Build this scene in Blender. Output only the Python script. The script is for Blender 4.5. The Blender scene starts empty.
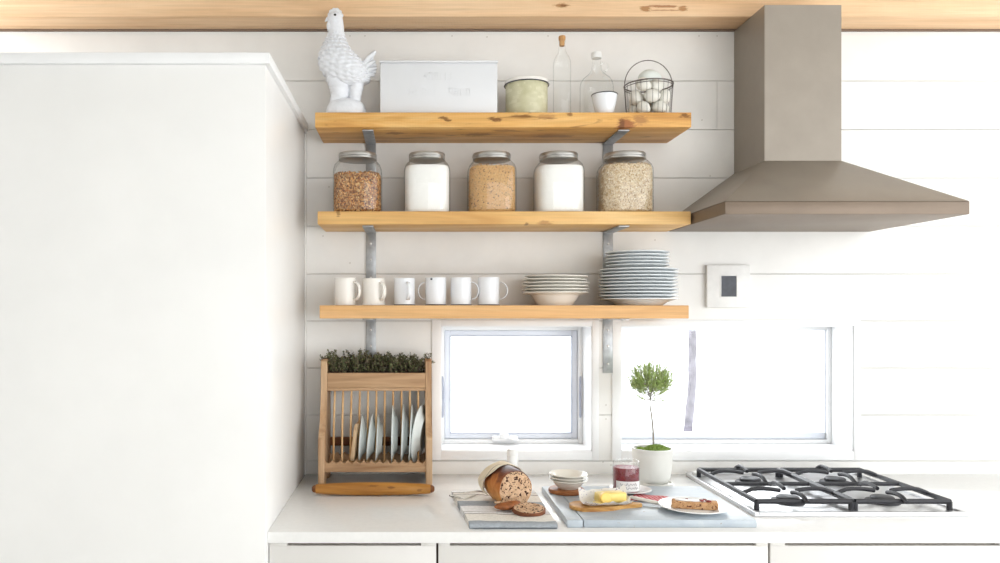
import bpy, bmesh, math, random
from mathutils import Vector, Matrix, noise
R = random.Random(7)
PI = math.pi
S = bpy.context.scene
COL = S.collection
F = 783.0; CX = 410.0; CY = 312.0; EYE = 1.52
WALL = 2.9; SF = 2.65; CT = 0.92; CF = 2.135
def X(px, Y): return (px - CX) * Y / F
def Z(py, Y): return EYE - (py - CY) * Y / F

# ------------------------------------------------------------------ materials
class NT:
    def __init__(s, name):
        s.m = bpy.data.materials.new(name); s.m.use_nodes = True
        s.t = s.m.node_tree; s.t.nodes.clear()
        s.out = s.t.nodes.new('ShaderNodeOutputMaterial')
    def n(s, kind, **kw):
        o = s.t.nodes.new(kind)
        for k, v in kw.items():
            if k.startswith('i_'):
                key = k[2:]; key = int(key) if key.isdigit() else key.replace('_', ' ')
                if hasattr(v, 'is_linked'): s.t.links.new(v, o.inputs[key])
                else: o.inputs[key].default_value = v
            else: setattr(o, k, v)
        return o
    def link(s, a, b): s.t.links.new(a, b)
    def obj(s, scale=(1,1,1), rot=(0,0,0), loc=(0,0,0)):
        tc = s.n('ShaderNodeTexCoord')
        return s.n('ShaderNodeMapping', i_Vector=tc.outputs['Object'], i_Scale=scale, i_Rotation=rot, i_Location=loc).outputs[0]
    def noise(s, vec, scale=5, detail=4, rough=.55, dist=0):
        return s.n('ShaderNodeTexNoise', i_Vector=vec, i_Scale=scale, i_Detail=detail, i_Roughness=rough, i_Distortion=dist)
    def ramp(s, fac, stops, interp='LINEAR'):
        r = s.n('ShaderNodeValToRGB', i_Fac=fac); r.color_ramp.interpolation = interp
        e = r.color_ramp.elements
        e[0].position, e[0].color = stops[0][0], col(stops[0][1])
        e[1].position, e[1].color = stops[-1][0], col(stops[-1][1])
        for p, c in stops[1:-1]:
            q = e.new(p); q.color = col(c)
        return r.outputs[0]
    def mix(s, fac, a, b, mode='MIX'):
        o = s.n('ShaderNodeMix', data_type='RGBA', blend_type=mode)
        for sock, v in ((o.inputs[0], fac), (o.inputs[6], a), (o.inputs[7], b)):
            if hasattr(v, 'is_linked'): s.t.links.new(v, sock)
            else: sock.default_value = v if isinstance(v, float) else col(v)
        return o.outputs[2]
    def math(s, op, a, b=0.0, clamp=False):
        o = s.n('ShaderNodeMath', operation=op, use_clamp=clamp)
        for i, v in enumerate((a, b)):
            if hasattr(v, 'is_linked'): s.t.links.new(v, o.inputs[i])
            else: o.inputs[i].default_value = v
        return o.outputs[0]
    def bump(s, h, strength=.2, dist=.002):
        return s.n('ShaderNodeBump', i_Height=h, i_Strength=strength, i_Distance=dist).outputs[0]
    def bsdf(s, color, rough=.5, metal=0., normal=None, spec=.5, coat=0., sss=0.):
        b = s.n('ShaderNodeBsdfPrincipled')
        for sock, v in (('Base Color', color), ('Roughness', rough), ('Metallic', metal), ('Specular IOR Level', spec), ('Coat Weight', coat)):
            if hasattr(v, 'is_linked'): s.t.links.new(v, b.inputs[sock])
            else: b.inputs[sock].default_value = col(v) if sock == 'Base Color' else v
        if normal is not None: s.t.links.new(normal, b.inputs['Normal'])
        if sss: b.inputs['Subsurface Weight'].default_value = sss; b.inputs['Subsurface Radius'].default_value = (.01,.008,.005)
        s.t.links.new(b.outputs[0], s.out.inputs[0])
        return s.m
def col(c):
    if isinstance(c, (int, float)): return (c, c, c, 1)
    return tuple(c) if len(c) == 4 else (*c, 1)
def srgb(r, g, b):
    f = lambda v: (v/255/12.92) if v/255 <= .04045 else ((v/255+.055)/1.055)**2.4
    return (f(r), f(g), f(b), 1)

def plain(name, c, rough=.5, metal=0., nscale=30, var=.06, bump=.0, coat=0., spec=.5):
    t = NT(name); v = t.obj()
    nz = t.noise(v, nscale, 5)
    d = tuple(x*(1-var) for x in c[:3]); l = tuple(min(1, x*(1+var*.5)) for x in c[:3])
    cc = t.ramp(nz.outputs[0], [(.3, d), (.7, l)])
    return t.bsdf(cc, rough, metal, t.bump(nz.outputs[0], bump, .002) if bump else None, spec, coat)

def wood(name, light, mid, dark, axis='X', scale=1., rough=.55, spots=(), saw=0., contrast=1., streak=0.):
    t = NT(name)
    st = {'X': (.9,9,9), 'Y': (9,.9,9), 'Z': (9,9,.9)}[axis]
    v = t.obj(tuple(k*scale for k in st))
    v2 = t.obj(tuple(k*scale*(8 if k > 1 else 2.2) for k in st))
    big = t.noise(v, 1.6, 4, .6, .9)
    fine = t.noise(v2, 2.2, 6, .65, .4)
    base = t.ramp(big.outputs[0], [(.5-.26*contrast, dark), (.5, mid), (.5+.2*contrast, light)])
    g = t.ramp(fine.outputs[0], [(.3, .78), (.6, 1.0)])
    c = t.mix(.8, base, g, 'MULTIPLY')
    if streak:
        stv = t.obj(tuple(k*scale*(3.2 if k > 1 else 5.5) for k in st), (0,0,0), (3.7,1.1,2.3))
        sn = t.noise(stv, 1.0, 3, .6, 1.2)
        c = t.mix(t.math('MULTIPLY', t.ramp(sn.outputs[0], [(.60, 0.), (.70, 1.)]), streak), c, tuple(k*.42 for k in dark[:3]))
    for (sx, sy, sz, rx, ry, rz, colr, amt) in spots:   # knots and stains with a place of their own
        p = t.obj((1/rx, 1/ry, 1/rz), (0,0,0), (-sx/rx, -sy/ry, -sz/rz))
        wob = t.noise(t.obj((.5,1,2)), 60, 4, .65, .8)
        ln = t.n('ShaderNodeVectorMath', operation='LENGTH', i_0=p).outputs['Value']
        ln = t.math('ADD', ln, t.math('MULTIPLY', t.math('SUBTRACT', wob.outputs[0], .5), 2.2))
        mk = t.math('MULTIPLY', t.ramp(ln, [(.55, 1.), (1.15, 0.)]), amt)
        c = t.mix(mk, c, colr)
    h = fine.outputs[0]
    if saw:
        w = t.n('ShaderNodeTexWave', i_Vector=t.obj((1,1,.25),(0,.0,.0)), i_Scale=60., i_Distortion=2.5, i_Detail=2.)
        c = t.mix(t.math('MULTIPLY', w.outputs['Fac'], saw), c, dark)
        h = t.math('ADD', h, w.outputs['Fac'])
    return t.bsdf(c, rough, 0, t.bump(h, .18, .0015), .3)

def thin_glass(name, tint=(.988,.992,.99), edge=(.36,.38,.36), refl=1.):
    t = NT(name)
    lw = t.n('ShaderNodeLayerWeight', i_Blend=.3)
    tr = t.n('ShaderNodeBsdfTransparent', i_Color=t.ramp(lw.outputs['Facing'], [(.48, tint), (.95, edge)]))
    gl = t.n('ShaderNodeBsdfGlossy', i_Roughness=.03, i_Color=col(1.))
    l2 = t.n('ShaderNodeLayerWeight', i_Blend=.5)
    fac = t.math('MULTIPLY', t.math('ADD', t.math('MULTIPLY', t.math('POWER', l2.outputs['Facing'], 4.), .5), .045), refl, True)
    mx = t.n('ShaderNodeMixShader', i_0=fac, i_1=tr.outputs[0], i_2=gl.outputs[0])
    t.link(mx.outputs[0], t.out.inputs[0])
    return t.m

def island(name, cols, rough=.6):
    t = NT(name); g = t.n('ShaderNodeNewGeometry')
    n = len(cols)
    nz = t.noise(t.obj(), 300, 3)
    c = t.ramp(g.outputs['Random Per Island'], [(i/(n-1), k) for i, k in enumerate(cols)])
    c = t.mix(.35, c, t.ramp(nz.outputs[0], [(.3, .55), (.7, 1.)]), 'MULTIPLY')
    return t.bsdf(c, rough)

def crumbs(name, light, dark, hole, scale=90, thr=.12, spotcol=None, spotscale=40, spotthr=.16):
    t = NT(name)
    vo = t.n('ShaderNodeTexVoronoi', i_Vector=t.obj(), i_Scale=float(scale))
    nz = t.noise(t.obj(), 60, 5)
    c = t.ramp(nz.outputs[0], [(.3, dark), (.65, light)])
    c = t.mix(t.ramp(vo.outputs['Distance'], [(thr, 1.), (thr+.12, 0.)]), c, hole)
    if spotcol:
        v2 = t.noise(t.obj((1,1,1),(.4,.3,.8)), spotscale, 2, .5, .6)
        c = t.mix(t.ramp(v2.outputs[0], [(spotthr, 0.), (spotthr+.05, 1.)]), c, spotcol)
    return t.bsdf(c, .85, 0, t.bump(vo.outputs['Distance'], .5, .003), .2)

M = {}
M['shiplap'] = plain('white_painted_boards', (.835,.822,.795), .55, nscale=6, var=.05, bump=.12)
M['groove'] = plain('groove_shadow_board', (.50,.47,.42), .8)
M['panel'] = plain('white_panel_paint', (.85,.845,.83), .35, nscale=4, var=.03)
M['trim'] = plain('white_trim_paint', (.84,.845,.85), .4, nscale=10, var=.03)
M['sash'] = plain('white_vinyl_sash', (.72,.75,.82), .35, nscale=10, var=.02)
M['gasket'] = plain('grey_gasket', (.40,.43,.52), .5)
M['counter'] = plain('white_quartz', (.88,.875,.86), .13, nscale=60, var=.025)
M['cabinet'] = plain('off_white_lacquer', (.72,.70,.67), .35, nscale=5, var=.02)
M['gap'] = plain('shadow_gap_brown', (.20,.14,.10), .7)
M['floor'] = wood('floor_boards', (.66,.63,.58), (.60,.57,.52), (.50,.47,.42), 'Y', 1., .4)
M['ceiling'] = wood('ceiling_boards', (.72,.70,.66), (.68,.66,.62), (.6,.58,.54), 'X', .6, .6)
o1, o2, o3 = srgb(236,190,126), srgb(218,163,96), srgb(180,118,58)
kn = (.13,.045,.012,1); kr = (.30,.10,.03,1); kd = (.36,.17,.06,1)
M['shelf_top'] = wood('knotty_shelf_pine', srgb(240,200,134), srgb(222,170,98), srgb(176,116,54), 'X', 1., .5, saw=.12, streak=.75, spots=[
    (X(626,SF),2.65,2.155,.034,.05,.026,kr,.95), (X(622,SF),2.65,2.158,.012,.05,.02,kn,.8), (X(495,SF),2.65,2.172,.03,.05,.008,kn,.85), (X(522,SF),2.65,2.182,.05,.03,.006,kn,.6),
    (X(443,SF),2.65,2.176,.02,.03,.006,kn,.8), (X(448,SF),2.65,2.168,.014,.03,.004,kn,.8), (X(570,SF),2.65,2.188,.014,.02,.007,kn,.7), (X(640,SF),2.65,2.17,.03,.02,.02,kd,.8),
    (X(684,SF),2.65,2.185,.02,.02,.008,kn,.8), (X(545,SF),2.65,2.18,.04,.02,.012,kd,.6), (X(480,SF),2.76,2.145,.06,.03,.02,kn,.6), (X(560,SF),2.78,2.145,.09,.03,.02,kd,.8), (X(395,SF),2.74,2.145,.04,.02,.02,kn,.6), (X(505,SF),2.70,2.145,.05,.02,.02,kd,.8)])
M['shelf_mid'] = wood('pine_shelf', srgb(240,204,146), srgb(226,182,118), srgb(198,146,84), 'X', .8, .5, saw=.12, contrast=1.2, spots=[
    (X(338,SF),2.65,1.852,.008,.03,.012,kn,.6), (X(545,SF),2.65,1.822,.03,.05,.008,kd,.7), (X(527,SF),2.65,1.819,.008,.05,.005,kn,.7)])
M['shelf_low'] = wood('pine_shelf_grain', srgb(236,194,142), srgb(222,174,118), srgb(196,144,90), 'X', .9, .5, saw=.10, contrast=1.2)
M['beam'] = wood('pine_beam', srgb(240,210,174), srgb(230,194,154), srgb(208,164,120), 'X', .7, .6, saw=.10, contrast=1.3, spots=[
    (X(561,2.77),2.77,2.565+.038,.028,.05,.012,kd,.9), (X(563,2.77),2.77,2.565+.038,.012,.05,.006,kn,.7), (X(645,2.77),2.77,2.592,.022,.05,.012,kd,.9), (X(682,2.77),2.77,2.592,.02,.05,.010,kd,.9), (X(664,2.77),2.77,2.60,.07,.05,.005,kr,.8), (X(664,2.77),2.77,2.586,.07,.05,.003,kr,.6)])
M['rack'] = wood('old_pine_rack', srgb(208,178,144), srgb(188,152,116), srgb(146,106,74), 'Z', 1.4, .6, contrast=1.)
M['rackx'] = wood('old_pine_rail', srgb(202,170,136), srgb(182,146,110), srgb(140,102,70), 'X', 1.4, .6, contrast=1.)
M['dowel'] = wood('pale_dowel', srgb(222,186,140), srgb(204,162,112), srgb(160,112,68), 'Z', 2., .6)
M['palewood'] = wood('pale_beech', srgb(232,206,172), srgb(218,188,150), srgb(190,152,112), 'Z', 2., .6)
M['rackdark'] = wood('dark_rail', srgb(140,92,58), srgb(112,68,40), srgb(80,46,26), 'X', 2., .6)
M['pin'] = wood('honey_rolling_pin', srgb(204,152,84), srgb(182,126,58), srgb(128,76,30), 'X', 1.2, .35, contrast=1.1, spots=[(.06,-.02,.03,.014,.02,.005,kn,.7), (.0,-.02,.035,.02,.02,.004,kn,.5), (.15,-.02,.02,.01,.02,.006,kn,.5)])
M['pinend'] = wood('worn_pin_end', srgb(150,100,58), srgb(124,76,40), srgb(86,48,24), 'X', 2., .5)
M['coaster'] = wood('acacia_board', srgb(192,132,86), srgb(166,106,64), srgb(122,72,40), 'X', 2., .45)
M['paddle'] = wood('olive_wood_board', srgb(224,180,116), srgb(204,154,88), srgb(160,104,50), 'X', 2.4, .45, contrast=.8)
M['steel'] = plain('galvanised_steel', (.42,.43,.44), .42, .75, nscale=40, var=.25, bump=.1)
M['screw'] = plain('screw_metal', (.75,.75,.75), .3, .8)
M['lid'] = plain('jar_lid_metal', (.50,.49,.47), .3, .8, nscale=20, var=.08)
M['glass'] = thin_glass('clear_glass')
M['bottle'] = thin_glass('bottle_glass', (.985,.99,.988), (.40,.43,.42))
M['pane'] = thin_glass('window_glass', (.985,.99,.99), (.9,.92,.92), .6)
M['white_glaze'] = plain('white_glaze', (.84,.84,.83), .16, nscale=14, var=.02)
M['warm_glaze'] = plain('warm_white_glaze', (.83,.80,.75), .2, nscale=14, var=.02)
M['enamel'] = plain('white_enamel', (.80,.82,.85), .14, nscale=14, var=.02)
M['black_rim'] = plain('dark_enamel_rim', (.03,.035,.045), .3)
M['brown_rim'] = plain('dark_base_rim', (.05,.03,.025), .4)
M['blue_glaze'] = plain('pale_blue_glaze', (.79,.83,.85), .16, nscale=14, var=.02)
M['cream_glaze'] = plain('cream_glaze', (.84,.81,.74), .18, nscale=14, var=.02)
M['rack_glaze'] = plain('pale_grey_green_glaze', (.70,.75,.74), .18, nscale=14, var=.02)
M['hen'] = plain('white_bisque', (.77,.785,.82), .3, nscale=90, var=.05, bump=.1)
M['eye'] = plain('black_paint', (.01,.01,.012), .25)
M['box'] = plain('white_enamel_box', (.72,.73,.75), .35, nscale=8, var=.02)
M['cork'] = crumbs('cork', srgb(206,160,108), srgb(176,128,80), srgb(120,78,44), 300, .1)
M['cap'] = plain('white_plastic_cap', (.85,.85,.83), .4)
M['egg'] = plain('pale_eggshell', (.80,.785,.72), .5, nscale=60, var=.04)
M['bigegg'] = plain('pale_green_eggshell', (.74,.78,.74), .5, nscale=60, var=.03)
M['wire'] = plain('dark_wire', (.17,.15,.14), .45, .7)
M['flour'] = plain('white_flour', (.90,.895,.87), .9, nscale=40, var=.03, bump=.15)
M['leaf'] = island('thyme_leaf', [(.05,.06,.02), (.12,.145,.05), (.20,.22,.10), (.14,.10,.07), (.09,.12,.04)], .6)
M['stemherb'] = plain('herb_stem', (.10,.065,.045), .8)
M['topiary'] = island('topiary_leaf', [(.30,.42,.10), (.48,.60,.21), (.39,.52,.15), (.58,.68,.32)], .6)
M['bark'] = plain('grey_bark', (.30,.27,.22), .9, nscale=80, var=.3, bump=.4)
M['moss'] = island('moss', [(.10,.17,.025), (.20,.30,.05), (.28,.40,.09)], .9)
M['soil'] = plain('soil', (.06,.045,.03), .95, nscale=80, var=.3, bump=.5)
M['pot'] = plain('white_stoneware', (.74,.73,.68), .35, nscale=25, var=.03)
M['birch'] = plain('birch_bark', (.20,.185,.22), .9, nscale=14, var=.6, bump=.6)
M['snow'] = plain('snow', (.93,.93,.94), .9, nscale=2, var=.02)
M['butter'] = plain('butter', (.86,.66,.20), .35, nscale=30, var=.08, bump=.25)
M['butterend'] = plain('butter_cut_end', (.88,.60,.13), .4, nscale=60, var=.08, bump=.3)
M['jam'] = plain('red_jam', (.19,.008,.018), .5, nscale=50, var=.4, bump=.3)
M['labelpaper'] = plain('label_paper', (.84,.83,.82), .7)
M['ink'] = plain('ink', (.10,.09,.12), .6)
M['blade'] = plain('knife_steel', (.65,.65,.66), .25, .95)
M['handle'] = plain('ivory_handle', (.74,.71,.66), .4, nscale=50, var=.1)
M['black_iron'] = plain('cast_iron', (.022,.022,.028), .5, nscale=80, var=.3, bump=.1)
M['stainless'] = plain('brushed_stainless', (.74,.74,.75), .3, .85, nscale=10, var=.05)
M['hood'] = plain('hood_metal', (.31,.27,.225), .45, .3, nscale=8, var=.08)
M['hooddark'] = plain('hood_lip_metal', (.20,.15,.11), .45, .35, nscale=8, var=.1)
M['frame'] = plain('white_frame', (.80,.79,.77), .5)
M['dark_art'] = plain('dark_picture', (.035,.04,.055), .4, nscale=40, var=.4)
M['glaze_icing'] = plain('white_icing', (.85,.80,.76), .4, nscale=60, var=.06, bump=.3)
M['berry'] = plain('red_berry_jam', (.26,.02,.015), .25, nscale=80, var=.4, bump=.3)
M['crumb'] = crumbs('raisin_crumb', srgb(216,184,152), srgb(186,148,114), srgb(140,96,64), 150, .1, srgb(58,26,20), 130, .555)
M['cake'] = crumbs('cake_crumb', srgb(214,172,130), srgb(184,136,92), srgb(130,80,46), 160, .12, srgb(90,36,26), 130, .60)
def crust():
    t = NT('baked_crust')
    sp = t.n('ShaderNodeSeparateXYZ', i_0=t.obj())
    nz = t.noise(t.obj(), 28, 5, .6, .5)
    f = t.math('ADD', t.math('MULTIPLY', sp.outputs[2], 5.2), t.math('MULTIPLY', nz.outputs[0], .62))
    c = t.ramp(f, [(.42, srgb(214,150,84)), (.62, srgb(186,112,52)), (.78, srgb(112,58,32)), (.92, srgb(62,32,28))])
    return t.bsdf(c, .5, 0, t.bump(nz.outputs[0], .35, .003), .35)
M['crust'] = crust()
M['slicecrust'] = plain('dark_slice_crust', srgb(122,70,40), .6, nscale=60, var=.5, bump=.3)
M['heelcrust'] = plain('heel_crust', srgb(158,92,44), .55, nscale=45, var=.65, bump=.4)
def boardpaint():
    t = NT('worn_blue_grey_paint')
    nz = t.noise(t.obj((1,3,1)), 14, 6, .65); n2 = t.noise(t.obj(), 70, 4)
    c = t.ramp(nz.outputs[0], [(.3, srgb(172,182,192)), (.6, srgb(186,195,202)), (.75, srgb(200,205,207))])
    c = t.mix(t.ramp(n2.outputs[0], [(.70, 0.), (.74, .7)]), c, srgb(146,128,104))
    return t.bsdf(c, .35, 0, t.bump(nz.outputs[0], .15, .002), .4)
M['bluepaint'] = boardpaint()
def towelmat():
    t = NT('striped_linen_towel')
    v = t.obj(); sp = t.n('ShaderNodeSeparateXYZ', i_0=v)
    nz = t.noise(t.obj(), 9, 3)
    y = t.math('ADD', sp.outputs[1], t.math('MULTIPLY', t.math('SUBTRACT', nz.outputs[0], .5), .012))
    cream, white, grey, ln = srgb(240,236,228), srgb(242,242,242), srgb(168,174,180), srgb(150,138,134)
    c = t.ramp(t.math('MULTIPLY', y, 2.2), [(0., grey), (.052, grey), (.056, cream), (.215, cream), (.218, ln), (.226, ln), (.229, white), (.262, white), (.264, ln), (.270, ln), (.273, white), (.42, white), (.425, grey), (.55, grey), (.555, cream), (.72, cream), (.722, ln), (.74, ln), (.743, cream), (.80, cream), (.803, ln), (.82, ln), (.823, white), (1., white)], 'LINEAR')
    mo = t.noise(t.obj(), 120, 4, .7)
    c = t.mix(.6, c, t.ramp(mo.outputs[0], [(.3, .72), (.6, 1.)]), 'MULTIPLY')
    wv = t.n('ShaderNodeTexWave', i_Vector=v, i_Scale=400.); w2 = t.n('ShaderNodeTexWave', i_Vector=t.obj((1,1,1),(0,0,PI/2)), i_Scale=400.)
    h = t.math('ADD', wv.outputs['Fac'], w2.outputs['Fac'])
    h2 = t.math('ADD', h, t.math('MULTIPLY', nz.outputs[0], 6.))
    return t.bsdf(c, .9, 0, t.bump(h2, .25, .003), .15)
M['towel'] = towelmat()
def linen():
    t = NT('cream_linen')
    v = t.obj(); nz = t.noise(v, 18, 4)
    sp = t.n('ShaderNodeSeparateXYZ', i_0=v)
    s1 = t.math('ABSOLUTE', t.math('SUBTRACT', sp.outputs[1], .078))
    c = t.ramp(nz.outputs[0], [(.3, srgb(216,200,172)), (.7, srgb(238,228,208))])
    c = t.mix(t.ramp(s1, [(.002, .8), (.004, 0.)]), c, srgb(120,104,92))
    return t.bsdf(c, .9, 0, t.bump(nz.outputs[0], .5, .004), .1)
M['linen'] = linen()
def gingham():
    t = NT('red_check_cloth')
    v = t.obj((1,1,1),(0,0,.35))
    a = t.n('ShaderNodeTexChecker', i_Vector=v, i_Scale=120., i_Color1=srgb(186,30,46), i_Color2=srgb(226,170,172))
    return t.bsdf(a.outputs[0], .9)
M['gingham'] = gingham()
def paper():
    t = NT('printed_butter_paper')
    vo = t.n('ShaderNodeTexVoronoi', i_Vector=t.obj(), i_Scale=120.)
    c = t.ramp(vo.outputs['Distance'], [(.10, srgb(128,92,116)), (.22, srgb(176,168,190)), (.34, srgb(232,228,222))])
    b = t.n('ShaderNodeTexNoise', i_Vector=t.obj(), i_Scale=20.)
    c = t.mix(t.ramp(b.outputs[0], [(.50, 0.), (.62, 1.)]), c, srgb(222,216,206))
    return t.bsdf(c, .6)
M['paper'] = paper()
M['paperplain'] = plain('waxed_paper', (.82,.78,.68), .5)
def tinmat():
    t = NT('cream_green_tin')
    v = t.obj()
    nz = t.noise(v, 30, 4)
    c = t.ramp(nz.outputs[0], [(.3, srgb(190,186,150)), (.7, srgb(206,203,172))])
    br = t.n('ShaderNodeTexBrick', i_Vector=t.obj((1,1,1),(PI/2,0,0)), i_Scale=18.); br.inputs['Color1'].default_value = srgb(226,222,198); br.inputs['Color2'].default_value = srgb(190,184,150); br.inputs['Mortar'].default_value = srgb(200,196,164)
    c = t.mix(t.ramp(nz.outputs[0], [(.48, 0.), (.54, .45)]), c, br.outputs[0])
    return t.bsdf(c, .45)
M['tin'] = tinmat()
M['granola'] = island('granola_bits', [srgb(92,48,30), srgb(176,110,54), srgb(222,166,96), srgb(120,66,36), srgb(240,200,140), srgb(66,34,24), srgb(204,142,76)])
M['granola_core'] = plain('granola_core', srgb(84,46,26), .8)
M['flakes'] = island('tan_flakes', [srgb(216,170,110), srgb(226,184,124), srgb(222,178,118), srgb(222,176,114), srgb(226,182,122), srgb(222,178,116), srgb(110,66,42), srgb(228,188,130), srgb(232,192,136), srgb(224,180,120)])
M['flakes_core'] = plain('tan_core', srgb(214,168,110), .8)
M['oats'] = island('oat_flakes', [srgb(244,228,200), srgb(228,204,164), srgb(250,240,220), srgb(214,184,140), srgb(240,222,188), srgb(178,142,100), srgb(248,234,208)])
M['oats_core'] = plain('oats_core', srgb(200,170,126), .8)

# ------------------------------------------------------------------ mesh helpers
def NB(): return bmesh.new()
def obj(name, bm, mat, parent=None, label=None, angle=40, loc=None):
    me = bpy.data.meshes.new(name)
    bmesh.ops.recalc_face_normals(bm, faces=bm.faces)
    bm.to_mesh(me); bm.free()
    for p in me.polygons: p.use_smooth = True
    me.set_sharp_from_angle(angle=math.radians(angle))
    for m in (mat if isinstance(mat, (list, tuple)) else [mat]): me.materials.append(M[m])
    o = bpy.data.objects.new(name, me); COL.objects.link(o)
    if parent: o.parent = parent
    if label: o['label'] = label
    if loc: o.location = loc
    return o
def tag(o, label, cat, group=None, kind=None):
    o['label'] = label; o['category'] = cat
    if group: o['group'] = group
    if kind: o['kind'] = kind
    return o
def thing(name, label, cat, loc, rz=0, group=None):
    o = bpy.data.objects.new(name, None); COL.objects.link(o); o.empty_display_size = .05
    o.location = loc; o.rotation_euler = (0,0,rz)
    return tag(o, label, cat, group)
def struct(name, bm, mat, parent=None, **k):
    o = obj(name, bm, mat, parent, **k)
    if not parent: o['kind'] = 'structure'
    return o
def dup(o, parent=None):
    c = o.copy(); COL.objects.link(c)
    if parent: c.parent = parent
    for ch in list(o.children): dup(ch, c)
    return c
def box(bm, x0, x1, y0, y1, z0, z1, bev=0., seg=2):
    vs = [bm.verts.new((x, y, z)) for x in (x0,x1) for y in (y0,y1) for z in (z0,z1)]
    fs = [bm.faces.new([vs[i] for i in q]) for q in ((0,1,3,2),(4,6,7,5),(0,4,5,1),(2,3,7,6),(0,2,6,4),(1,5,7,3))]
    if bev:
        es = list({e for f in fs for e in f.edges})
        bmesh.ops.bevel(bm, geom=es, offset=bev, segments=seg, profile=.5, affect='EDGES')
    return bm
def loft(bm, rings, cap0=True, cap1=True, closed=True, loop=False):
    V = [[bm.verts.new(p) for p in r] for r in rings]
    n = len(V[0]); k = len(V)
    for i in range(k if loop else k-1):
        a, b = V[i], V[(i+1) % k]
        for j in range(n if closed else n-1):
            q = (a[j], a[(j+1) % n], b[(j+1) % n], b[j])
            try: bm.faces.new(q)
            except ValueError: pass
    if cap0 and not loop: bm.faces.new(V[0][::-1])
    if cap1 and not loop: bm.faces.new(V[-1])
    return V
def ring(cx, cy, z, rx, ry, n=40, p=2., rot=0):
    out = []
    for i in range(n):
        a = 2*PI*i/n; c, s = math.cos(a), math.sin(a)
        x = math.copysign(abs(c)**(2/p), c)*rx; y = math.copysign(abs(s)**(2/p), s)*ry
        out.append(Vector((cx + x*math.cos(rot) - y*math.sin(rot), cy + x*math.sin(rot) + y*math.cos(rot), z)))
    return out
def lathe(bm, prof, n=48, c=(0,0,0), p=2., cap0=True, cap1=True):
    """prof: list of (r, z)"""
    return loft(bm, [ring(c[0], c[1], c[2]+z, max(r,1e-5), max(r,1e-5), n, p) for r, z in prof], cap0, cap1)
def tube(bm, pts, r, n=8, cap=True, loop=False):
    pts = [Vector(p) for p in pts]; k = len(pts)
    rs = r if isinstance(r, (list, tuple)) else [r]*k
    tan = []
    for i in range(k):
        if loop: d = pts[(i+1) % k] - pts[i-1]
        else: d = pts[min(i+1,k-1)] - pts[max(i-1,0)]
        tan.append(d.normalized())
    up = Vector((0,0,1)) if abs(tan[0].z) < .9 else Vector((1,0,0))
    u = tan[0].cross(up).normalized(); rings = []
    for i in range(k):
        u = (u - tan[i]*u.dot(tan[i])).normalized(); w = tan[i].cross(u)
        rings.append([pts[i] + (u*math.cos(2*PI*j/n) + w*math.sin(2*PI*j/n))*rs[i] for j in range(n)])
    loft(bm, rings, cap, cap, True, loop)
    return bm
def poly(bm, pts2, y0, y1, plane='XZ', bev=0.):
    def P(a, b, d): return (a, d, b) if plane == 'XZ' else ((a, b, d) if plane == 'XY' else (d, a, b))
    A = [bm.verts.new(P(a, b, y0)) for a, b in pts2]; B = [bm.verts.new(P(a, b, y1)) for a, b in pts2]
    n = len(A); fs = [bm.faces.new(A[::-1]), bm.faces.new(B)]
    for i in range(n): fs.append(bm.faces.new((A[i], A[(i+1) % n], B[(i+1) % n], B[i])))
    if bev:
        es = [e for e in {e for f in fs[:2] for e in f.edges}]
        bmesh.ops.bevel(bm, geom=es, offset=bev, segments=2, profile=.5, affect='EDGES')
    return bm
def ball(bm, c, r, sub=2, sc=(1,1,1), rot=None):
    m = Matrix.Translation(c)
    if rot: m = m @ rot
    m = m @ Matrix.Diagonal((r*sc[0], r*sc[1], r*sc[2], 1))
    ico(bm, m, sub)
ICO = {}
def ico(bm, m, sub):
    if sub not in ICO:
        t = bmesh.new(); bmesh.ops.create_icosphere(t, subdivisions=sub, radius=1.)
        t.verts.ensure_lookup_table(); ICO[sub] = ([v.co.copy() for v in t.verts], [[v.index for v in f.verts] for f in t.faces]); t.free()
    vs, fs = ICO[sub]
    V = [bm.verts.new(m @ v) for v in vs]
    return [bm.faces.new([V[i] for i in f]) for f in fs]
def cr(pts, n):
    """Catmull-Rom resample of tuples"""
    pts = [Vector(p) for p in pts]; out = []; k = len(pts)
    for i in range(n):
        t = i/(n-1)*(k-1); a = min(int(t), k-2); f = t-a
        p0, p1, p2, p3 = pts[max(a-1,0)], pts[a], pts[a+1], pts[min(a+2,k-1)]
        out.append(.5*((2*p1)+(p2-p0)*f+(2*p0-5*p1+4*p2-p3)*f*f+(3*p1-p0-3*p2+p3)*f**3))
    return out
def ordw(i): return ['first','second','third','fourth','fifth','sixth','seventh','eighth','ninth','tenth','eleventh','twelfth'][i]

# ------------------------------------------------------------------ setting
WX0, WX1 = -1.6, 3.2
W1 = (X(441,WALL), X(592,WALL), Z(451,WALL), Z(326,WALL))
W2 = (X(621,WALL), X(621,WALL)+.86, W1[2], W1[3])
seams = [0., CT-.05] + sorted(Z(v, WALL) for v in (461,415,368,321,274,226,178,129.7,81)) + [2.56, 2.82]
b = NB(); g = .0011
for i in range(len(seams)-1):
    z0, z1 = seams[i], seams[i+1]
    cuts = [z0] + [v for w in (W1, W2) for v in w[2:] if z0 < v < z1] + [z1]
    cuts = sorted(set(cuts))
    for j in range(len(cuts)-1):
        a, c = cuts[j], cuts[j+1]; mz = (a+c)/2
        iv = [(WX0, WX1)]
        for w in (W1, W2):
            if w[2] < mz < w[3]:
                nv = []
                for (p, q) in iv:
                    if w[0] > p and w[1] < q: nv += [(p, w[0]), (w[1], q)]
                    else: nv.append((p, q))
                iv = nv
        if abs(z1 - Z(81,WALL)) < 1e-6: iv = [(WX0, X(717,WALL)-g*.7), (X(717,WALL)+g*.7, WX1)]
        for (p, q) in iv:
            box(b, p, q, WALL, WALL+.018, a+(g if j == 0 else 0), c-(g if j == len(cuts)-2 else 0))
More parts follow.
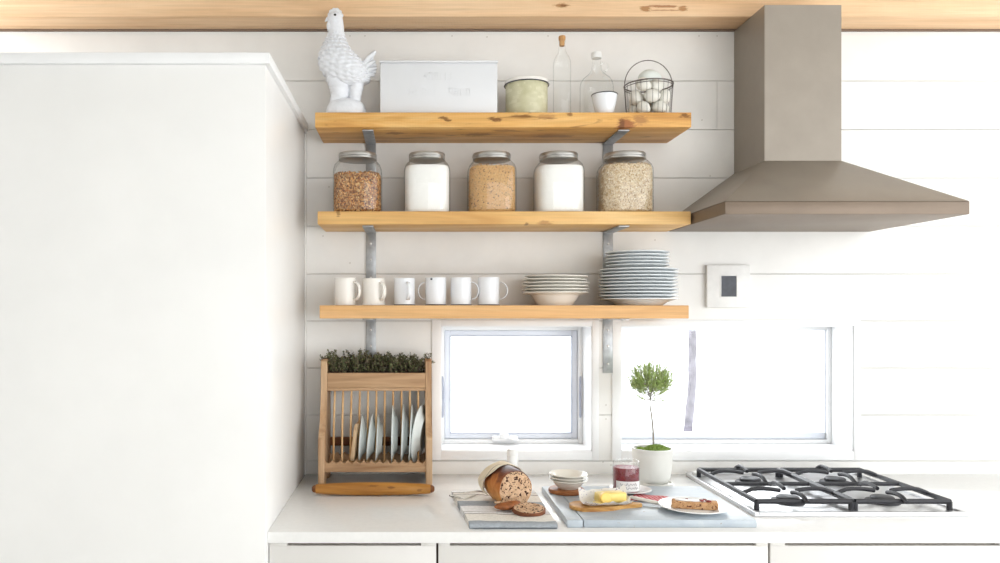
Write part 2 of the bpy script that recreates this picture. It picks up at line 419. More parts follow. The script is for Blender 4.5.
struct('wall_back', b, 'shiplap')
# backing behind the grooves and the thickness of the wall
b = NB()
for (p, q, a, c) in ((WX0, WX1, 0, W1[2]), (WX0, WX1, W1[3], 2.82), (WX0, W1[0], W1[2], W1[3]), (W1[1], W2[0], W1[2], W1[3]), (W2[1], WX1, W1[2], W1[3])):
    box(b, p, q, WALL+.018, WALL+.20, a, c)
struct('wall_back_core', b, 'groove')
b = NB()
for px, py in ((350,36),(365,36),(452,36),(487,37),(699,36),(717,36),(329,187),(323,236),(350,263),(702,120),(712,223),(548,36),(571,460),(603,462),(611,465),(606,405),(606,419),(710,176),(372,263),(490,186),(655,240)):
    ball(b, (X(px,WALL), WALL-.0004, Z(py,WALL)), .0026, 1, (1,.4,1))
struct('trim_1', b, 'groove')
b = NB(); box(b, WX0, WX1, -2.2, WALL+.2, -.05, 0); struct('floor', b, 'floor')
b = NB(); box(b, WX0, WX1, -2.2, WALL+.2, 2.82, 2.88); struct('ceiling', b, 'ceiling')
# left: tall white panel with a capping strip
PX = -.389
b = NB(); box(b, WX0, PX, 2.11, WALL, 0, 2.186, .002); struct('wall_left', b, 'panel')
b = NB(); box(b, WX0, PX+.013, 2.097, WALL-.002, 2.186, 2.216, .003); struct('trim_2', b, 'trim')
b = NB(); box(b, PX, PX+.006, WALL-.014, WALL, CT, 2.18, .002); struct('trim_3', b, 'shiplap')
# unseen rest of the room, added to hold back light: side wall and the wall behind the viewer, open towards the daylit right side
b = NB(); box(b, WX0-.1, WX0, -2.3, 2.11, 0, 2.82); struct('wall_side', b, 'panel')
b = NB(); box(b, WX0, .2, -2.3, -2.2, 0, 2.82); struct('wall_front', b, 'panel')
# windows
def casing(w, name):
    b = NB(); e = .022; y0, y1 = WALL-.006, WALL+.0
    box(b, w[0]-.034, w[0], y0, y1, w[2]-.034, w[3]+e, .0015); box(b, w[1], w[1]+e+.002, y0, y1, w[2]-.034, w[3]+e, .0015)
    box(b, w[0], w[1], y0, y1, w[3], w[3]+e, .0015); box(b, w[0], w[1], y0, y1, w[2]-.034, w[2], .0015)
    # reveal boards
    d = WALL+.185
    box(b, w[0]-.004, w[0]+.003, WALL, d, w[2], w[3]); box(b, w[1]-.003, w[1]+.004, WALL, d, w[2], w[3])
    box(b, w[0], w[1], WALL, d, w[3]-.003, w[3]+.004); box(b, w[0], w[1], WALL, d, w[2]-.004, w[2]+.003)
    return b
def frame_rect(b, x0, x1, z0, z1, t, y0, y1, bev=.002):
    box(b, x0, x0+t, y0, y1, z0, z1, bev); box(b, x1-t, x1, y0, y1, z0, z1, bev)
    box(b, x0+t, x1-t, y0, y1, z1-t, z1, bev); box(b, x0+t, x1-t, y0, y1, z0, z0+t, bev)
for k, w in enumerate((W1, W2)):
    wn = bpy.data.objects.new('window_%d' % (k+1), None); COL.objects.link(wn); wn['kind'] = 'structure'
    obj('casing', casing(w, ''), 'trim', wn)
    d = WALL+.155
    b = NB(); frame_rect(b, w[0]+.003, w[1]-.003, w[2]+.003, w[3]-.003, .016 if k == 0 else .0145, d-.01, d+.05); obj('window_frame', b, 'trim', wn)
    e = .041 if k == 0 else .018
    b = NB()
    if k == 0: frame_rect(b, w[0]+.02, w[1]-.02, w[2]+.02, w[3]-.02, .022, d+.004, d+.04)
    else: box(b, w[0]+.019, w[1]-.019, d+.004, d+.04, w[2]+.019, w[2]+.042, .003)
    sa = obj('sash', b, 'sash', wn)
    b = NB(); frame_rect(b, w[0]+e, w[1]-e, w[2]+.041, w[3]-e, .0035, d+.002, d+.012, 0); obj('gasket', b, 'gasket' if k == 0 else 'sash', sa)
    b = NB(); box(b, w[0]+e-.001, w[1]-e+.001, d+.018, d+.022, w[2]+.04, w[3]-e+.001); obj('pane', b, 'pane', sa)
    if k == 0:
        for sx in (-1, 1):
            b = NB(); xx = (w[0]+.012) if sx < 0 else (w[1]-.012)
            tube(b, cr([(xx, d-.014, 1.27), (xx-.003*sx, d-.022, 1.21), (xx-.002*sx, d-.02, 1.15), (xx, d-.012, 1.11)], 10), [.003,.004,.004,.005,.005,.004,.004,.004,.005,.003]); obj('latch', b, 'gasket' , wn)
        b = NB(); cx = X(503, d); cz = w[2]+.026
        box(b, cx-.045, cx+.055, d-.03, d-.008, cz-.012, cz+.008, .006)
        ball(b, (cx, d-.034, cz+.012), .019, 2, (1,.7,.8)); tube(b, [(cx, d-.034, cz+.012), (cx+.03, d-.04, cz), (cx+.05, d-.04, cz-.002)], .006)
        obj('crank', b, 'trim', wn)
# outdoors: snow and a bare trunk
b = NB(); box(b, -30, 40, 3.4, 70, -.9, -.8); o = struct('ground', b, 'snow')
t = thing('bare_tree', 'pale bare tree trunk out in the snow beyond the right window', 'tree', (X(687,8), 8, -.8))
b = NB(); pts = cr([(-.06,0,-.05), (-.05,0,.4), (0,0,1.0), (.05,0,1.6), (.06,0,2.2), (.10,0,3.0), (.12,0,4.2)], 40)
pts = [p+Vector((.012*noise.noise(p*3),0,0)) for p in pts]
tube(b, pts, [(.05-.018*i/39)*(1+.18*noise.noise(Vector((i*.7,0,0)))) for i in range(40)], 12); obj('trunk', b, 'birch', t)
for s, zz in ((1, 2.9), (-1, 3.3), (1, 3.7)):
    b = NB(); tube(b, cr([(.09,0,zz), (.09+s*.3,.1,zz+.35), (.09+s*.55,.15,zz+.8)], 10), [.018-.0014*i for i in range(10)], 6); obj('branch', b, 'birch', t)
# beam
b = NB(); box(b, WX0, WX1, 2.767, WALL, 2.564, 2.82, .004); o = obj('ceiling_beam', b, 'beam'); o['kind'] = 'structure'
b = NB(); box(b, WX0, WX1, WALL-.012, WALL-.0005, 2.5575, 2.5638); struct('gap_shade_strip', b, 'gap')  # added dark strip, coloured as the shade in the gap under the beam
# counter + cabinets
b = NB(); box(b, PX, WX1-.1, CF, WALL, CT-.031, CT, .002); tag(obj('worktop', b, 'counter'), 'long white polished worktop below the windows', 'worktop')
def cabinet(x0, x1, n0, n1, label):
    t = thing('base_cabinet', label, 'cabinet', ((x0+x1)/2, 2.17, 0)); cx = (x0+x1)/2
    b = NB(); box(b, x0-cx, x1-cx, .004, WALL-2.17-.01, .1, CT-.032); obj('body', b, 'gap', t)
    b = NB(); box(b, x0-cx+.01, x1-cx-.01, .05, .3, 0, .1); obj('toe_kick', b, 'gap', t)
    zt = CT-.033
    for z0, z1, top in ((.62, zt, True), (.105, .616, False)):
        b = NB(); a0, a1 = x0-cx+.0016, x1-cx-.0016
        box(b, a0, a1, -.02, 0, z0, z1-(.009 if top else 0), .0012)
        if top:
            box(b, a0, n0-cx, -.02, 0, z1-.011, z1, .0006); box(b, n1-cx, a1, -.02, 0, z1-.011, z1, .0006)
        obj('drawer' if top else 'door', b, 'cabinet', t)
    return t
cabinet(PX+.001, .0735, X(287,2.15), X(421,2.15), 'off-white base cabinet beside the left wall, below the dish rack')
cabinet(.0765, .985, X(450,2.15), .95, 'wide off-white base cabinet below the bread and the blue board')
cabinet(.988, 1.66, 1.03, 1.62, 'off-white base cabinet below the gas hob')
cabinet(1.663, 3.0, 1.75, 2.9, 'off-white base cabinet at the far right, past the hob')

# ------------------------------------------------------------------ shelves and brackets
SH = [(X(315,SF), X(691.5,SF), 2.145, 2.196, 'shelf_top', 'thick knotty wooden shelf, highest of the three, with the hen on it'),
      (X(317.5,SF), X(691,SF), 1.817, 1.861, 'shelf_mid', 'wooden wall shelf holding the glass storage jars, middle of the three'),
      (X(319.5,SF), X(689,SF), 1.498, 1.5427, 'shelf_low', 'wooden wall shelf holding mugs and plates, lowest of the three')]
for x0, x1, z0, z1, m, lab in SH:
    b = NB(); box(b, x0, x1, SF, WALL-.001, z0, z1, .0025); tag(obj('wall_shelf', b, m), lab, 'shelf')
places = ['highest', 'middle', 'lowest']
for i, (x0, x1, z0, z1, m, lab) in enumerate(SH):
    for side, px in (('left', 371), ('right', 607.7)):
        xc = X(px, WALL)
        t = thing('shelf_bracket', 'flat steel bracket under the %s end of the %s shelf' % (side, places[i]), 'bracket', (xc, WALL, z0), group='steel shelf brackets')
        b = NB(); w = .0185; L = .203
        if i == 0: L = .20
        box(b, -w, w, -.006, 0, -L, 0, .001); up_ = obj('upright', b, 'steel', t)
        b = NB(); box(b, -w, w, -.222, -.006, -.006, 0, .001); obj('arm', b, 'steel', t)
        for zz in (-.045, -.105, -.17):
            b = NB(); ball(b, (0, -.0065, zz), .0045, 2, (1,.5,1)); obj('screw', b, 'screw', up_)

# ------------------------------------------------------------------ top shelf
ZT = 2.196
# hen
HY = 2.72; hs = F/HY
t = thing('hen_figurine', 'white ceramic hen figurine standing on the left end of the highest shelf', 'figurine', (X(346,HY), HY, ZT))
def H(px, py): return Vector(((px-346)/hs, 0, (CY-py)/hs + EYE - ZT))
LR = [((331,13.2),(338,12)), ((328.6,16),(341.5,15)), ((327.8,21),(343,20)), ((328.8,27.5),(343.8,26)), ((327.5,35),(344.6,35)), ((324,43),(347,42.5)), ((320,51.5),(351.5,50)), ((318.4,60),(358,57)), ((320.5,69.5),(363.5,63)), ((327,79),(367,69)), ((338,86),(369,74.5)), ((352,87),(370,78)), ((362,85),(370,81.5))]
Ls = cr([H(*l) for l, r in LR], 108); Rs = cr([H(*r) for l, r in LR], 108)
dep = cr([(v,0,0) for v in (.012,.022,.025,.025,.028,.037,.05,.058,.06,.058,.05,.036,.018)], 108)
rings = []; N = 96
for i in range(108):
    c = (Ls[i]+Rs[i])/2; u = (Rs[i]-Ls[i])/2; rr = []
    for j in range(N):
        a = 2*PI*j/N
        p = c + u*math.cos(a) + Vector((0,1,0))*dep[i].x*math.sin(a)
        if i > 30:   # overlapping feather scallops
            row = i/5.2; cell = int(row); f = row-cell
            ph = a/(2*PI)*16 + (.5 if cell % 2 else 0)
            bumpy = (1-abs((ph % 1)*2-1)**2)*(f**.6)
            d = (p-c); p = p + d.normalized()*.0075*(bumpy-.4)*min(1,(i-30)/10)
        rr.append(p)
    rings.append(rr)
b = NB(); loft(b, rings)
obj('body', b, 'hen', t, angle=80)
b = NB()
for pts, rs in (([H(336,76), H(339,84), H(340,92), H(339,100), H(337,112)], [.038,.037,.034,.031,.036]), ([H(356,78), H(356,86), H(355,95), H(355,104), H(356,113)], [.028,.027,.023,.021,.028])):
    p = cr([tuple(q) for q in pts], 24); r = cr([(v,0,0) for v in rs], 24)
    tube(b, p, [r[i].x*(1+.05*math.sin(i*1.9)) for i in range(24)], 20)
obj('leg', b, 'hen', t, angle=80)
b = NB(); rings = []
for zz, rx in ((0,.066),(.012,.069),(.026,.068),(.038,.064),(.048,.058),(.056,.046),(.062,.03)):
    rr = ring(0,0,zz,rx,rx*.75,48)
    rings.append([q+Vector((.004*noise.noise(q*60),.004*noise.noise(q*60+Vector((5,5,5))),.003*noise.noise(q*50) if zz > 0 else 0)) for q in rr])
loft(b, rings); obj('base', b, 'hen', t, angle=80)
b = NB()
for k in range(7):
    a0 = math.radians(66-k*13); tip = H(375.5,51.5) if k == 0 else H(362,72)+Vector((math.cos(a0),0,math.sin(a0)))*(.066-.0035*k)
    s0 = H(360,70+k*1.3); y = (k % 2-.5)*.012
    p = cr([tuple(s0+Vector((0,y,0))), tuple((s0+tip)/2+Vector((0,y,.003))), tuple(tip)], 10)
    rings = []
    for i, q in enumerate(p):
        d = (p[min(i+1,9)]-p[max(i-1,0)]).normalized(); n_ = Vector((-d.z,0,d.x)); wd = .0085*(math.sin((i+1.2)/10.8*PI)**.5)+.0015
        rings.append([q+n_*wd*math.cos(2*PI*j/12)+Vector((0,1,0))*(.012 - .004*i/9)*math.sin(2*PI*j/12) for j in range(12)])
    loft(b, rings)
obj('tail', b, 'hen', t, angle=60)
b = NB()
for k, (px, py, r) in enumerate(((329.8,15,.008),(331.5,12,.009),(334,10.8,.0095),(337,10.8,.0095),(339.5,12.5,.0085),(341.5,15.5,.007))): ball(b, H(px,py), r, 2, (1,.55,1.1))
obj('comb', b, 'hen', t)
b = NB(); tube(b, [H(330,18.5), H(327.5,19.5), H(324.8,21.5)], [.011,.0075,.001], 10); obj('beak', b, 'hen', t)
b = NB()
for y in (-.012,.012): ball(b, H(329.6,27)+Vector((0,y,0)), .012, 2, (.8,.55,1.5))
obj('wattle', b, 'hen', t)
for y in (-1,1):
    b = NB(); ball(b, H(335.6,17.6)+Vector((0,y*.0215,0)), .006, 2, (1,.6,1)); obj('eye', b, 'eye', t, label='small black painted eye')
# box
BY = 2.68; bs = F/BY
x0, x1 = X(379.5,BY), X(498,BY); hb = Z(63.2,BY)-ZT
t = thing('bread_box', 'rectangular white enamel bread box with a lid, beside the hen', 'box', ((x0+x1)/2, BY, ZT)); hw = (x1-x0)/2
b = NB(); box(b, -hw+.002, hw-.002, .0, .19, 0, hb, .004); obj('body', b, 'box', t)
b = NB(); box(b, -hw, hw, -.003, .193, hb+.002, hb+.009, .002); box(b, -hw+.006, hw-.006, .005, .18, hb-.002, hb+.004); obj('lid', b, 'box', t)
b = NB()   # two lines of pressed lettering, too faint to read
def strokes(b, xa, xb, za, zb, n, y):
    w = (xb-xa)/n
    for i in range(n):
        xs = xa+i*w; k = R.randint(0,3)
        box(b, xs, xs+.0022, y-.0012, y+.001, za, zb)
        if k != 0: box(b, xs+w*.55, xs+w*.55+.0022, y-.0012, y+.001, za, zb)
        if k in (1,3): box(b, xs, xs+w*.6, y-.0012, y+.001, zb-.0022, zb)
        if k in (2,3): box(b, xs, xs+w*.6, y-.0012, y+.001, (za+zb)/2, (za+zb)/2+.0022)
cxb = (x0+x1)/2
def bz(py): return Z(py,BY)-ZT
for k, (xa, xb, za, zb, n_) in enumerate(((424,456,80,72.5,6),(410,441,96,88.5,5),(449,472,96,88.5,4))):
    if k: b = NB()
    strokes(b, X(xa,BY)-cxb, X(xb,BY)-cxb, bz(za), bz(zb), n_, 0); obj('lettering', b, 'box', t)
# tin
TY = 2.745; ts = F/TY
t = thing('storage_tin', 'round pale green tin with a white lid edged in black', 'tin', (X(526.5,TY), TY, ZT))
r = 20.8/ts; hl = Z(86,TY)-ZT; htop = Z(76.5,TY-.06)-ZT
b = NB(); lathe(b, [(r*.97,0),(r,.004),(r,hl),(r*.99,hl+.004)], 56); obj('body', b, 'tin', t)
b = NB(); lathe(b, [(r*1.045,hl),(r*1.05,hl+.004),(r*1.05,htop-.004),(r*1.03,htop-.001),(r*.9,htop),(.001,htop)], 56); obj('lid', b, 'warm_glaze', t)
b = NB(); tube(b, ring(0,0,hl+.001,r*1.055,r*1.055,56), .0022, 8, loop=True); obj('rim', b, 'black_rim', t)
# bottle
BYY = 2.76; s_ = F/BYY
t = thing('corked_bottle', 'tall clear glass bottle with a cork, on the highest shelf', 'bottle', (X(562,BYY), BYY, ZT))
def zz(py, Y=BYY): return Z(py,Y)-ZT
b = NB(); r = 8.6/s_
lathe(b, [(r*.6,.004),(r*.95,0),(r,.006),(r,zz(66)),(r*.97,zz(62)),(r*.82,zz(58)),(r*.55,zz(54.5)),(r*.42,zz(51)),(r*.36,zz(45)),(r*.36,zz(43)),(r*.42,zz(42.5)),(r*.42,zz(40.5)),(r*.36,zz(40))], 40, p=2.6, cap1=False); obj('glass', b, 'bottle', t)
b = NB(); lathe(b, [(r*.30,zz(46)),(r*.31,zz(41)),(r*.40,zz(39.8)),(r*.41,zz(37)),(r*.36,zz(36.2))], 20); obj('cork', b, 'cork', t)
# jug
JY = 2.79; s_ = F/JY
t = thing('glass_jug', 'clear glass jug with white cap and finger loop, behind the small cup', 'jug', (X(596.5,JY), JY, ZT))
def zj(py): return Z(py,JY)-ZT
b = NB(); r = 16.5/s_
lathe(b, [(r*.6,.005),(r*.95,0),(r,.008),(r,zj(88)),(r*.96,zj(83)),(r*.82,zj(79)),(r*.6,zj(76)),(r*.40,zj(73)),(r*.30,zj(70)),(r*.24,zj(62)),(r*.24,zj(58))], 44, cap1=False); obj('glass', b, 'bottle', t)
b = NB(); lathe(b, [(r*.30,zj(58.5)),(r*.31,zj(53.5)),(r*.28,zj(52.6)),(.001,zj(52.4))], 24); obj('cap', b, 'cap', t)
b = NB(); c0 = Vector((8/s_-.001,0,zj(67))); tube(b, [c0+Vector((.0145*math.cos(a),0,.0145*math.sin(a))) for a in [2*PI*i/20 for i in range(20)]], .0035, 8, loop=True)
tube(b, [(4/s_,0,zj(62)), (6/s_,0,zj(63))], .004); tube(b, cr([(8/s_,0,zj(71)), (8/s_,0,zj(74)), (6.8/s_,0,zj(77.5))], 6), .0035); obj('handle', b, 'bottle', t)
# cup
KY = 2.70; s_ = F/KY
t = thing('enamel_cup', 'small white enamel cup with dark rim in front of the glass jug', 'cup', (X(604.5,KY), KY, ZT))
def zk(py): return Z(py,KY)-ZT
b = NB(); r = 12.8/s_; h = zk(95)
lathe(b, [(r*.55,0),(r*.62,.003),(r*.78,h*.35),(r*.9,h*.65),(r*.985,h),(r*.94,h-.001),(r*.86,h*.65),(r*.72,h*.3),(r*.4,h*.12)], 48); obj('body', b, 'enamel', t)
b = NB(); tube(b, ring(0,0,h,r*.985,r*.985,48), .0018, 8, loop=True); obj('rim', b, 'black_rim', t)
# basket
QY = 2.735; s_ = F/QY
t = thing('wire_basket', 'small wire egg basket with a hoop handle at the right end', 'basket', (X(648.5,QY), QY, ZT))
bc = Vector((X(648.5,QY), QY, ZT))
RT, RB = 23.6/s_, 21.0/s_; hB = Z(85.5,QY)-ZT
b = NB(); tube(b, ring(0,0,hB,RT,RT,48), .0024, 8, loop=True); tube(b, ring(0,0,hB-.008,RT*.995,RT*.995,48), .0012, 6, loop=True); obj('rim', b, 'wire', t)
b = NB()
for k in range(26):
    a = 2*PI*k/26; c, s = math.cos(a), math.sin(a)
    tube(b, [(RT*c,RT*s,hB), (RB*1.02*c,RB*1.02*s,.006), (RB*.9*c,RB*.9*s,.0015), (.012*c,.012*s,.0015)], .0008, 5)
for f in (.06, 1.): tube(b, ring(0,0,.004,RB*f+.002,RB*f+.002,32), .0012, 6, loop=True)
obj('cage', b, 'wire', t)
b = NB(); hp = Z(60,QY)-ZT-hB
tube(b, [(-RT-.002,0,hB-.004)]+[(-(RT+.001)*math.cos(PI*i/24),.004*math.sin(PI*i/24),hB+hp*math.sin(PI*i/24)) for i in range(25)]+[(RT+.002,0,hB-.004)], .0017, 8); obj('handle', b, 'wire', t)
# eggs: relaxed packing
er = .0245; P = []
rr = random.Random(3)
for k, (px, py, yo) in enumerate(((639,108,-.035),(655,108,-.036),(628.5,109,-.004),(667,108,-.002),(648,110,.035),(632,97,-.034),(647.5,97,-.052),(662,97,-.034),(638,98,.03),(658,98,.03),(640,87,-.03),(656.5,87,-.03),(648,88,.03))):
    P.append(Vector(((px-648.5)/s_, yo, Z(py,QY)-ZT)))
for it in range(400):
    for i in range(len(P)):
        P[i].z -= .0002
        for j in range(i):
            d = P[i]-P[j]; l = d.length
            if l < 2*er: mv = d.normalized()*(2*er-l)*.5; P[i] += mv; P[j] -= mv
    for p in P:
        if p.z < er+.003: p.z = er+.003
        lim = RB+(RT-RB)*min(1,p.z/hB)-er-.003; rad = math.hypot(p.x,p.y)
        if rad > lim: p.x *= lim/rad; p.y *= lim/rad
def egg_bm(a, c):
    b = NB(); rings = []
    for i in range(1,18):
        u = PI*i/18; z_ = -math.cos(u); rad = math.sin(u)*(1-.13*z_)
        rings.append(ring(0,0,z_*a,rad*c,rad*c,24))
    loft(b, rings); return b
e0 = obj('egg', egg_bm(.0275,.0222), 'egg', None, angle=80)
lay = sorted(range(len(P)), key=lambda i: P[i].z); groups = [lay[:5], lay[5:10], lay[10:]]
first = True
for gi, gl in enumerate(groups):
    fr = sorted(gl, key=lambda i: P[i].x)
    for q, i in enumerate(fr):
        o = e0 if first else dup(e0); first = False
        o.location = bc + P[i]; o.rotation_euler = (rr.uniform(-.5,.5)+PI/2*(rr.random() > .3), rr.uniform(-.6,.6), rr.uniform(0,6))
        if gi == 1 and q == 2: o.rotation_euler = (0, PI/2, 0)
        tag(o, 'pale egg in the wire basket, %s layer, %s from left' % (['bottom','middle','upper'][gi], ordw(q)), 'egg', 'eggs in the wire basket')
zm = max(p.z for p in P)
o = obj('egg', egg_bm(.044,.034), 'bigegg', None, angle=80); o.location = bc+Vector((.006,0,hB+.020)); o.rotation_euler = (0,PI/2,.3)
tag(o, 'large pale green egg lying on top of the others in the basket', 'egg')

# ------------------------------------------------------------------ jars
ZJ = 1.861; JD = 2.765; js = F/JD
def jar_parts(t, r, h, p):
    b = NB(); lathe(b, [(r*.75,.003),(r*.9,0),(r*.98,.006),(r,.016),(r,h*.68),(r*.985,h*.74),(r*.93,h*.80),(r*.83,h*.845),(r*.76,h*.87),(r*.74,h*.90),(r*.74,h*.95)], 72, p=p, cap1=False); obj('glass', b, 'glass', t, angle=60)
    b = NB(); n = r*.77
    lathe(b, [(n*.99,h*.893),(n*1.02,h*.90),(n*1.02,h*.915),(n*.985,h*.922),(n*.985,h*.932),(n*1.025,h*.94),(n*1.03,h*.978),(n*1.0,h*.995),(n*.9,h),(n*.86,h*.994),(.001,h*.994)], 56, p=2.2); obj('lid', b, 'lid', t)
def jar_r(f):   # inside radius of the jar (as a share of r) at a share f of its height
    T = [(0,.93),(.03,.955),(.08,.972),(.68,.972),(.74,.957),(.80,.90),(.845,.80),(.87,.73),(1,.7)]
    for (a, ra), (c, rc) in zip(T, T[1:]):
        if f <= c: return ra+(rc-ra)*(f-a)/(c-a)
    return .7
def fill_prof(r, h, hj):
    n = 16; return [(r*.8,.0045)]+[(r*jar_r((.006+(h-.006)*i/n)/hj)*.985, .006+(h-.006)*i/n) for i in range(n+1)]
def fill_bm(r, h, hj, p, bits, size, flat, irregular=.006):
    b = NB(); prof = fill_prof(r*.962, h, hj); rt = prof[-1][0]
    lathe(b, prof+[(rt*.5,h+.002),(.001,h+.003)], 56, p=p)
    core = list(b.faces); new = []
    for k in range(bits):
        a = R.uniform(PI*.92, PI*2.08); z_ = R.uniform(.008, h)
        rad = r*jar_r(z_/hj)*.965
        top = k % 5 == 0
        if top: rad = rt*math.sqrt(R.random())*.95; z_ = h+.002; a = R.uniform(0,2*PI)
        if not top and k % 4:      # even cover on the flat front as well as the rounded corners
            ux = R.uniform(-1,1); a = math.atan2(-(1-abs(ux)**p)**(1/p), ux)
            qx, qy = ux, -(1-abs(ux)**p)**(1/p)
        else:
            c, s = math.cos(a), math.sin(a); qx, qy = math.copysign(abs(c)**(2/p),c), math.copysign(abs(s)**(2/p),s)
        q = Vector((qx*rad, qy*rad, z_ + (R.uniform(-.3,1)*irregular if top else 0)))
        sz = size*R.uniform(.6,1.3)*.5
        rot = Matrix.Rotation(R.uniform(0,6),4,'Z') @ Matrix.Rotation(PI/2,4,'Y') if top else Matrix.Rotation(a+R.uniform(-.5,.5),4,'Z')
        m = Matrix.Translation(q) @ rot @ Matrix.Rotation(R.uniform(-.4,.4),4,'Y') @ Matrix.Rotation(R.uniform(0,6),4,'X') @ Matrix.Diagonal((flat*sz*.6, sz, sz*R.uniform(.55,1.), 1))
        new += ico(b, m, 1)
    for f in core: f.material_index = 0
    for f in new: f.material_index = 1
    return b
JARS = [(357.8,24.6,'granola','glass jar of brown granola, leftmost of the five jars',.136),
        (427,23.4,'flour','glass jar of white flour, second of the five jars from the left',.166),
        (491.5,24.4,'flakes','glass jar of tan flakes, middle of the five jars',.163),
        (558.5,24.4,'sugar','glass jar of fine white sugar, fourth of the five jars from left',.165),
        (624.5,26.2,'oats','wide glass jar of rolled oats, rightmost of the five jars',.168)]
for k, (px, hwid, what, lab, fh) in enumerate(JARS):
    hj = Z(150.6, JD-.06)-ZJ; r = hwid/js*.985
    loc = (X(px,JD), JD, ZJ)
    t = thing('glass_jar', lab, 'jar', loc, group='glass storage jars'); pw = 3.4
    jar_parts(t, r, hj, pw)
    if what in ('flour','sugar'):
        b = NB(); prof = fill_prof(r, fh, hj)+[(r*.5,fh+.002),(.001,fh+.003)]
        lathe(b, prof, 56, p=pw); o = obj(what, b, 'flour', angle=60)
        cat = what; l2 = 'white flour filling the second jar from the left' if what == 'flour' else 'fine white sugar filling the fourth jar from the left'
    else:
        par = {'granola': (3600,.0088,.8), 'flakes': (3400,.0055,.5), 'oats': (4600,.0072,.35)}[what]
        b = fill_bm(r, fh, hj, pw, *par); o = obj({'granola':'granola','flakes':'grain_flakes','oats':'rolled_oats'}[what], b, [what+'_core', what], angle=60)
        cat = {'granola':'granola','flakes':'grain','oats':'oats'}[what]
        l2 = {'granola':'brown chunky granola inside the leftmost jar','flakes':'speckled tan flakes inside the middle jar','oats':'pale rolled oats inside the rightmost jar'}[what]
    o.location = loc; tag(o, l2, cat, kind='stuff')

# ------------------------------------------------------------------ mugs
ZM = 1.5427; MY = 2.74; ms = F/MY
def mug(px, r, h, hang, mat, lab, base=None, hr=.028, thick=.0045, wide=1.4, chip=False, foot=False):
    t = thing('mug', lab, 'mug', (X(px,MY), MY, ZM), 0, 'white mugs on the lowest shelf')
    b = NB(); f = 1.06 if foot else .985
    lathe(b, [(r*.8,.0),(r*f,.0015),(r*f,.005),(r*.985 if not foot else r,.012),(r,.03),(r,h-.003),(r*.985,h),(r*.95,h-.003),(r*.94,.02),(r*.8,.006)], 56); obj('body', b, mat, t)
    b = NB(); c, s = math.cos(hang), math.sin(hang)
    zc = h*.53; pts = []
    for i in range(17):
        a = -PI/2*1.0 + PI*i/16; rad = r-.003+hr*max(0,math.cos(a))**.8
        pts.append((rad*c, rad*s, zc+h*.31*math.sin(a)))
    pts = [((r-.003)*c,(r-.003)*s,zc-h*.31)]+pts+[((r-.003)*c,(r-.003)*s,zc+h*.31)]
    P_ = [Vector(p) for p in pts]; rings = []; sd = Vector((-s,c,0))
    for i, p in enumerate(P_):
        d = (P_[min(i+1,len(P_)-1)]-P_[max(i-1,0)]).normalized(); n_ = d.cross(sd)
        rings.append([p + sd*thick*wide*math.cos(2*PI*j/12) + n_*thick*.75*math.sin(2*PI*j/12) for j in range(12)])
    loft(b, rings); obj('handle', b, mat, t)
    if base:
        b = NB(); lathe(b, [(r*.9,.0),(r*1.045,.0),(r*1.05,.002),(r*1.0,.004)], 56); obj('foot_rim', b, base, t, label='dark worn foot rim')
    if chip:
        b = NB(); ball(b, (X(431.5,MY)-X(px,MY), -math.sqrt(max(0,r*r-(X(431.5,MY)-X(px,MY))**2))-.0002, h-.0055), .0058, 2, (1,.2,.65)); obj('chip', b, 'black_rim', t, label='black chip in the enamel')
mug(345.3, .0375, .096, math.radians(-32), 'warm_glaze', 'plain white ceramic mug at the left end of the lowest shelf', None, .028, .0055, 1.3)
mug(373.5, .0395, .094, math.radians(-48), 'warm_glaze', 'wide white ceramic mug with flared foot, second mug from left', None, .024, .0055, 1.3, False, True)
mug(404.5, .0362, .095, math.radians(-72), 'enamel', 'white enamel mug with handle turned to the front, third from left', 'brown_rim', .026, .004, 1.7)
mug(435.8, .0362, .097, math.radians(176), 'enamel', 'white enamel mug with handle at its left and a black chip', 'brown_rim', .028, .0026, 1.8, True)
mug(461, .0362, .097, math.radians(-14), 'enamel', 'white enamel mug with handle at right, fifth mug from left', 'brown_rim', .029, .003, 2.2)
mug(488.5, .0372, .098, math.radians(-5), 'enamel', 'white enamel mug at the right end of the row of mugs', 'brown_rim', .032, .0028, 1.8)

# ------------------------------------------------------------------ stacks
def dish(prof_out, t, n=64):
    """shell from an outer profile (r,z) with thickness t on the inside/top"""
    b = NB(); inner = [(max(r-t*.3,0.001), z+t) for r, z in prof_out][::-1]
    lathe(b, prof_out + [(prof_out[-1][0]+.0005, prof_out[-1][1]+t*.5)] + inner, n, cap0=True, cap1=True); return b
def bowl(R_, h=.044): return dish([(R_*.52,0),(R_*.54,.004),(R_*.62,h*.35),(R_*.70,h*.72),(R_*.76,h*.86),(R_*.98,h),(R_,h*1.01)], .0032)
BX = X(556.3, 2.75)
p0 = obj('pasta_bowl', bowl(.1155), 'cream_glaze'); first = True
for k in range(6):
    o = p0 if first else dup(p0); first = False
    o.location = (BX + (.002 if k % 2 else -.001), 2.768, ZM+k*.0114); sc = .95 if k > 3 else 1.
    o.scale = (sc, sc, 1); o.rotation_euler = (0,(.012 if k > 3 else 0),0)
    tag(o, 'white rimmed bowl, %s in the stack of six on the lowest shelf' % (['lowest','second from bottom','third from bottom','third from top','second from top','topmost'][k]), 'bowl', 'rimmed bowls on the lowest shelf')
def plate(R_, h=.022): return dish([(R_*.56,.002),(R_*.58,0),(R_*.61,.002),(R_*.70,h*.5),(R_*.80,h*.72),(R_*.97,h*.97),(R_,h)], .0034)
PXc = X(638.3, 2.76)
p0 = obj('dinner_plate', plate(.134), 'blue_glaze'); first = True
